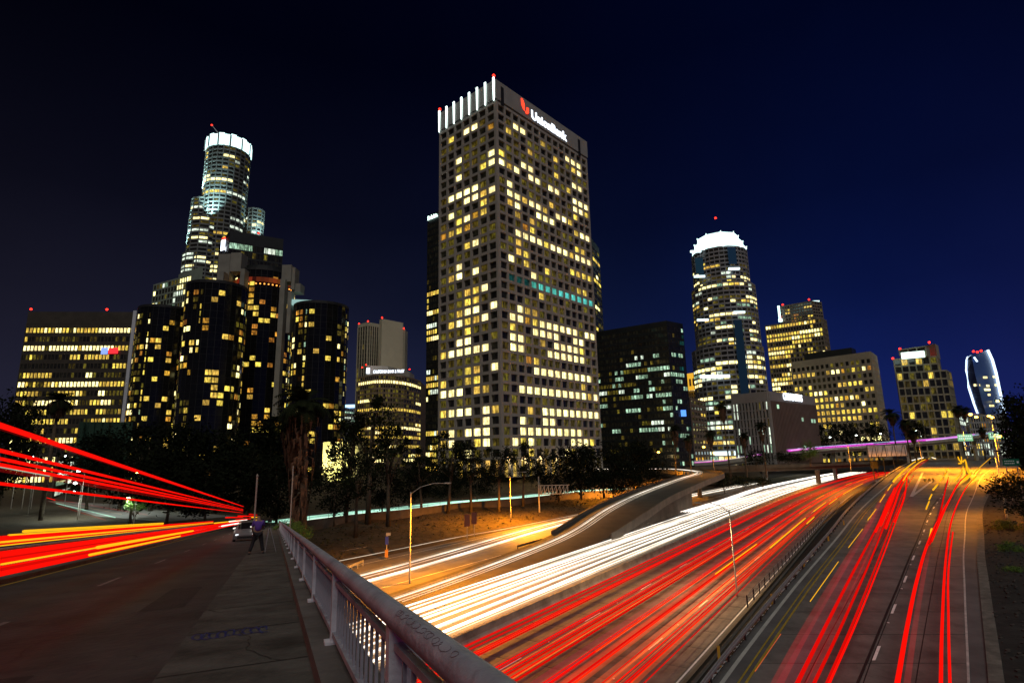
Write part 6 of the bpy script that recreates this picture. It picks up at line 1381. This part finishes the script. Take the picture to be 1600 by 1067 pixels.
# right ramp
GRR = 'red trails on the right ramp'
def rampline(pts, h=.8): return smooth_path([V(p) + V((0, 0, 0)) for p in pts], 5)
def pz(lst): return lst
ramp_tr = [
 ([(7.63, 21.40, 5.50), (10.50, 25.53, 5.80), (14.78, 31.50, 6.20), (22.38, 42.03, 6.70), (38.39, 64.54, 7.40), (62.21, 99.12, 7.90), (110.12, 166.02, 8.60), (224.31, 321.74, 8.90)], 'redf', .22), ([(7.84, 21.39, 5.50), (10.83, 25.52, 5.80), (15.22, 31.47, 6.20), (22.79, 41.98, 6.70), (38.64, 64.49, 7.40), (62.56, 98.99, 7.90), (110.47, 165.72, 8.60), (224.45, 320.95, 8.90)], 'pink', .3),
 ([(8.26, 21.37, 5.50), (11.28, 25.49, 5.80), (16.39, 32.54, 6.20), (25.25, 44.77, 6.80), (39.26, 64.37, 7.40), (63.08, 98.80, 7.90), (111.03, 165.22, 8.60), (238.14, 338.32, 8.90)], 'red', .085), ([(8.37, 21.37, 5.50), (11.41, 25.48, 5.80), (16.59, 32.53, 6.20), (25.52, 44.74, 6.80), (39.62, 64.30, 7.40), (63.43, 98.67, 7.90), (111.26, 165.02, 8.60), (238.26, 337.44, 8.90)], 'redf', .2),
 ([(8.85, 21.35, 5.50), (11.94, 25.45, 5.80), (17.17, 32.48, 6.20), (27.81, 47.23, 6.80), (43.46, 69.39, 7.50), (63.77, 98.55, 7.90), (111.48, 164.82, 8.60), (238.38, 336.56, 8.90)], 'red', .07), ([(8.72, 21.35, 5.50), (11.76, 25.46, 5.80), (16.97, 32.50, 6.20), (27.53, 47.27, 6.80), (43.20, 69.44, 7.50), (63.60, 98.61, 7.90), (111.37, 164.92, 8.60), (238.32, 337.00, 8.90)], 'redf', .13),
 ([(9.35, 21.33, 5.50), (12.44, 25.42, 5.80), (18.09, 33.02, 6.20), (28.98, 47.96, 6.90), (46.52, 72.67, 7.50), (64.63, 98.23, 7.90), (100.83, 148.27, 8.60)], 'red', .06), ([(9.43, 21.32, 5.50), (12.54, 25.42, 5.80), (18.26, 33.01, 6.20), (29.21, 47.92, 6.90), (46.86, 72.59, 7.50), (64.89, 98.14, 7.90), (88.13, 131.90, 8.50)], 'reds', .05),
 ([(37.69, 61.67, 7.40), (52.18, 82.31, 7.80), (74.43, 114.29, 8.20), (110.81, 165.42, 8.60)], 'reds', .14), ([(36.60, 59.13, 7.40), (50.78, 79.36, 7.80), (74.91, 114.06, 8.20), (111.15, 165.12, 8.60)], 'reds', .12), ([(40.72, 64.08, 7.40), (57.12, 87.04, 7.80), (75.57, 113.75, 8.20), (94.16, 141.04, 8.50)], 'reds', .12), ([(34.73, 57.77, 7.30), (49.44, 78.90, 7.70), (69.92, 108.55, 8.10)], 'reds', .12),
 ([(12.11, 21.20, 5.50), (15.19, 25.27, 5.80), (20.00, 31.67, 6.20), (26.01, 39.52, 6.70), (34.86, 50.85, 7.20), (48.08, 67.30, 7.60), (65.19, 88.48, 7.90), (91.48, 120.93, 8.30), (112.07, 145.25, 8.60)], 'reds', .10), ([(12.54, 21.18, 5.50), (15.57, 25.25, 5.80), (20.38, 31.65, 6.20), (26.36, 39.48, 6.70), (33.79, 49.21, 7.10)], 'redf', .12),
 ([(34.48, 50.17, 7.20), (47.96, 67.33, 7.60), (65.21, 89.93, 7.90), (100.81, 136.56, 8.50)], 'red', .10), ([(35.84, 51.83, 7.20), (50.77, 70.55, 7.60), (69.00, 93.28, 7.90), (83.08, 110.60, 8.30)], 'reds', .12),
 ([(13.81, 21.12, 5.50), (16.87, 25.17, 5.80), (21.68, 31.54, 6.20), (30.84, 43.51, 6.90), (44.00, 60.46, 7.40), (59.85, 80.12, 7.80), (84.27, 109.68, 8.20), (100.28, 128.36, 8.50)], 'reds', .075), ([(14.18, 21.11, 5.50), (17.22, 25.15, 5.80), (21.99, 31.52, 6.20), (29.76, 41.79, 6.80), (41.03, 56.20, 7.30)], 'reds', .06)]
for q, (pts, k, r_) in enumerate(ramp_tr):
    trail(rampline(pts), r_, k, '%s trail on the right ramp, %s counted from the left' % ({'reds': 'bright red', 'red': 'red', 'redf': 'faint red', 'pink': 'faint pink'}[k], ordn(q)), GRR)
for q, pts in enumerate(([(10.04, 26.61, 5.90), (13.12, 30.90, 6.10)], [(17.16, 35.87, 6.40), (20.23, 40.03, 6.60), (24.34, 45.69, 6.80)], [(28.03, 50.72, 7.00), (35.16, 60.58, 7.20)], [(39.20, 66.33, 7.40), (46.82, 77.06, 7.50)], [(52.24, 84.84, 7.70), (61.18, 97.69, 7.80)], [(66.42, 105.17, 7.90), (75.83, 118.57, 8.10)], [(82.59, 128.32, 8.20), (120.14, 180.97, 8.60), (211.60, 307.45, 8.90), (327.73, 462.13, 9.10), (249.73, 346.09, 9.00)], [(84.68, 128.08, 8.30), (127.30, 187.96, 8.70), (212.27, 304.56, 8.90), (266.06, 374.30, 9.00)],
                         [(51.63, 74.67, 7.60), (58.00, 82.99, 7.80)], [(60.21, 86.08, 7.80), (66.42, 94.19, 7.90)], [(72.83, 102.79, 8.00), (81.52, 113.60, 8.20)], [(88.46, 122.57, 8.30), (95.60, 131.31, 8.50)], [(103.23, 141.22, 8.60), (115.53, 157.14, 8.70)], [(125.70, 170.59, 8.70), (140.26, 189.32, 8.80)], [(37.03, 53.66, 7.20), (40.84, 58.70, 7.30)],
                         [(781.37, 1026.73, 9.60), (289.97, 381.33, 9.30), (190.89, 249.75, 9.10), (177.58, 233.78, 9.00)], [(1892.33, 2459.86, 9.60), (332.09, 433.40, 9.40), (229.64, 297.60, 9.20), (127.08, 164.45, 8.80), (113.46, 146.18, 8.70), (98.40, 128.48, 8.40)], [(114.04, 145.71, 8.70), (150.02, 188.85, 8.80), (274.82, 336.81, 9.20)], [(96.21, 126.00, 8.40), (112.46, 144.94, 8.60)], [(95.58, 122.77, 8.40), (107.35, 136.73, 8.50)], [(90.64, 121.38, 8.30), (117.98, 154.98, 8.70), (155.36, 202.70, 8.90)])):
    trail(smooth_path(pts, 4), (.02, .022, .026, .04, .06, .07, .22, .20, .08, .09, .14, .14, .14, .14, .10, .3, .28, .10, .14, .14, .10)[q], 'yellow' if q else 'orange', 'yellow blinker streak on the right ramp, %s counted from its near left end' % ordn(q), 'yellow streaks on the right ramp')
trail([(212.21, 311.72, 9.20), (311.06, 438.63, 9.40), (252.93, 350.43, 9.30)], .22, 'white2', 'white yellow streak where the left ramp lanes turn', 'yellow streaks on the right ramp')
# bridge
GB = 'red trails of traffic on the bridge'
def bt(t, h, s0, s1, r_, k, label, n=16):
    ss_ = ([-38, -12, 0] if s0 < 10 else []) + [s0 * (s1 / s0) ** (j / (n - 1)) for j in range(n)]; trail([BR(t, s, h) for s in ss_], r_, k, label, GB)
bt(-5.0, 3.52, 5, 112, .056, 'reds', 'highest red trail above the bridge road')
bt(-4.9, 3.45, 5, 112, .06, 'redf', 'faint edge under the highest red trail')
for q, (h_, r_, k) in enumerate(((3.06, .040, 'reds'), (2.91, .036, 'reds'), (2.80, .038, 'reds'), (2.73, .07, 'redf'))): bt(-5.0, h_, 5, 112, r_, k, 'upper red bus trail over the road, %s from the top' % ordn(q))
bt(-5.0, 2.45, 5, 112, .033, 'reds', 'single lower red bus trail crossing the office block lights')
bt(-5.0, 2.76, 5, 17, .017, 'pale', 'thin pale trail under the red bus trails at left')
for q in range(11): bt(-3.55 + tr.uniform(-.1, .1), .95 + q * .031, 4, 70 + tr.uniform(-6, 10), .022 if q % 4 else .016, 'reds' if q not in (3, 8) else 'red', 'strand of the wide red band above the near railing, %s from below' % ordn(q))
bt(-3.42, 1.12, 15, 31, .034, 'yellow', 'yellow blinker band in the wide red trail, upper'); bt(-3.42, 1.0, 14.5, 27, .026, 'yellow', 'yellow blinker band in the wide red trail, lower'); bt(-3.40, 1.12, 10.2, 15, .014, 'yellow', 'thin yellow line inside the wide red trail')
for q, (h_, r_, k) in enumerate(((1.33, .028, 'reds'), (1.28, .028, 'yellow'), (1.23, .018, 'reds'), (1.41, .03, 'reds'), (1.19, .016, 'yellow'))): bt(-6.6, h_, 9, 78, r_, k, 'trail in the far lane behind the wide red band, %s counted' % ordn(q))
bt(-6.6, 1.52, 21, 44, .042, 'yellow', 'thick yellow streak over the far railing'); bt(-6.6, 1.44, 20, 44, .03, 'yellow', 'thin yellow streak under the thick one'); bt(-6.6, 1.38, 14, 78, .035, 'reds', 'red streak under the yellow ones over the far railing')
for q, (t_, h_, k) in enumerate(((-2.4, 1.2, 'white'), (-3.4, 1.1, 'white2'), (-2.8, .85, 'white2'), (-4.4, 1.3, 'yellow'), (-3.0, 1.45, 'reds'), (-4.0, 1.7, 'reds'), (-2.2, 1.9, 'red'))): bt(t_, h_, 44 + q * 3, 90, .05 if q < 4 else .06, k, 'bright tangle of trails at the far end of the bridge, %s counted' % ordn(q))
for q in range(9): bt((-1.6, -2.2, -2.9, -3.3, -3.8, -4.4, -2.0, -2.6, -3.5)[q], (.9, 1.25, 1.05, 1.45, 1.2, .95, 1.6, 1.75, 1.35)[q], 50 + (q * 5) % 17, 92, .055, ('white2', 'yellow', 'white', 'yellow', 'reds', 'white2', 'yellow', 'reds', 'white2')[q], 'bright streak where the bridge trails converge beside the parked car, %s from the right' % ordn(q))
for q in range(0): bt(-2.6 - q * .9, .25 + .1 * q, 20, 60, .07, 'lilac', 'pale lilac reflection streak low over the far road, %s from the right' % ordn(q))
for q, (pa, pb, k) in enumerate((((-158.85, 202.62, 3.80), (-94.95, 142.35, 3.80), 'cream'), ((-138.27, 178.33, 3.80), (-88.72, 128.03, 3.80), 'redf'), ((-179.06, 225.05, 3.80), (-86.59, 138.89, 3.80), 'redf'), ((-149.37, 191.43, 3.80), (-90.66, 133.87, 3.80), 'pale'), ((-194.60, 241.45, 3.80), (-164.91, 210.57, 3.80), 'reds'))):
    trail([V(pa), V(pa).lerp(V(pb), .5), V(pb)], .12, k, 'faint trail on the cross street below the garage, %s counted' % ordn(q), 'faint trails on the cross street')
print('trails', NTR[0], 'objects', len(bpy.data.objects), 'tris', sum(len(m_.polygons) * 2 for m_ in bpy.data.meshes))
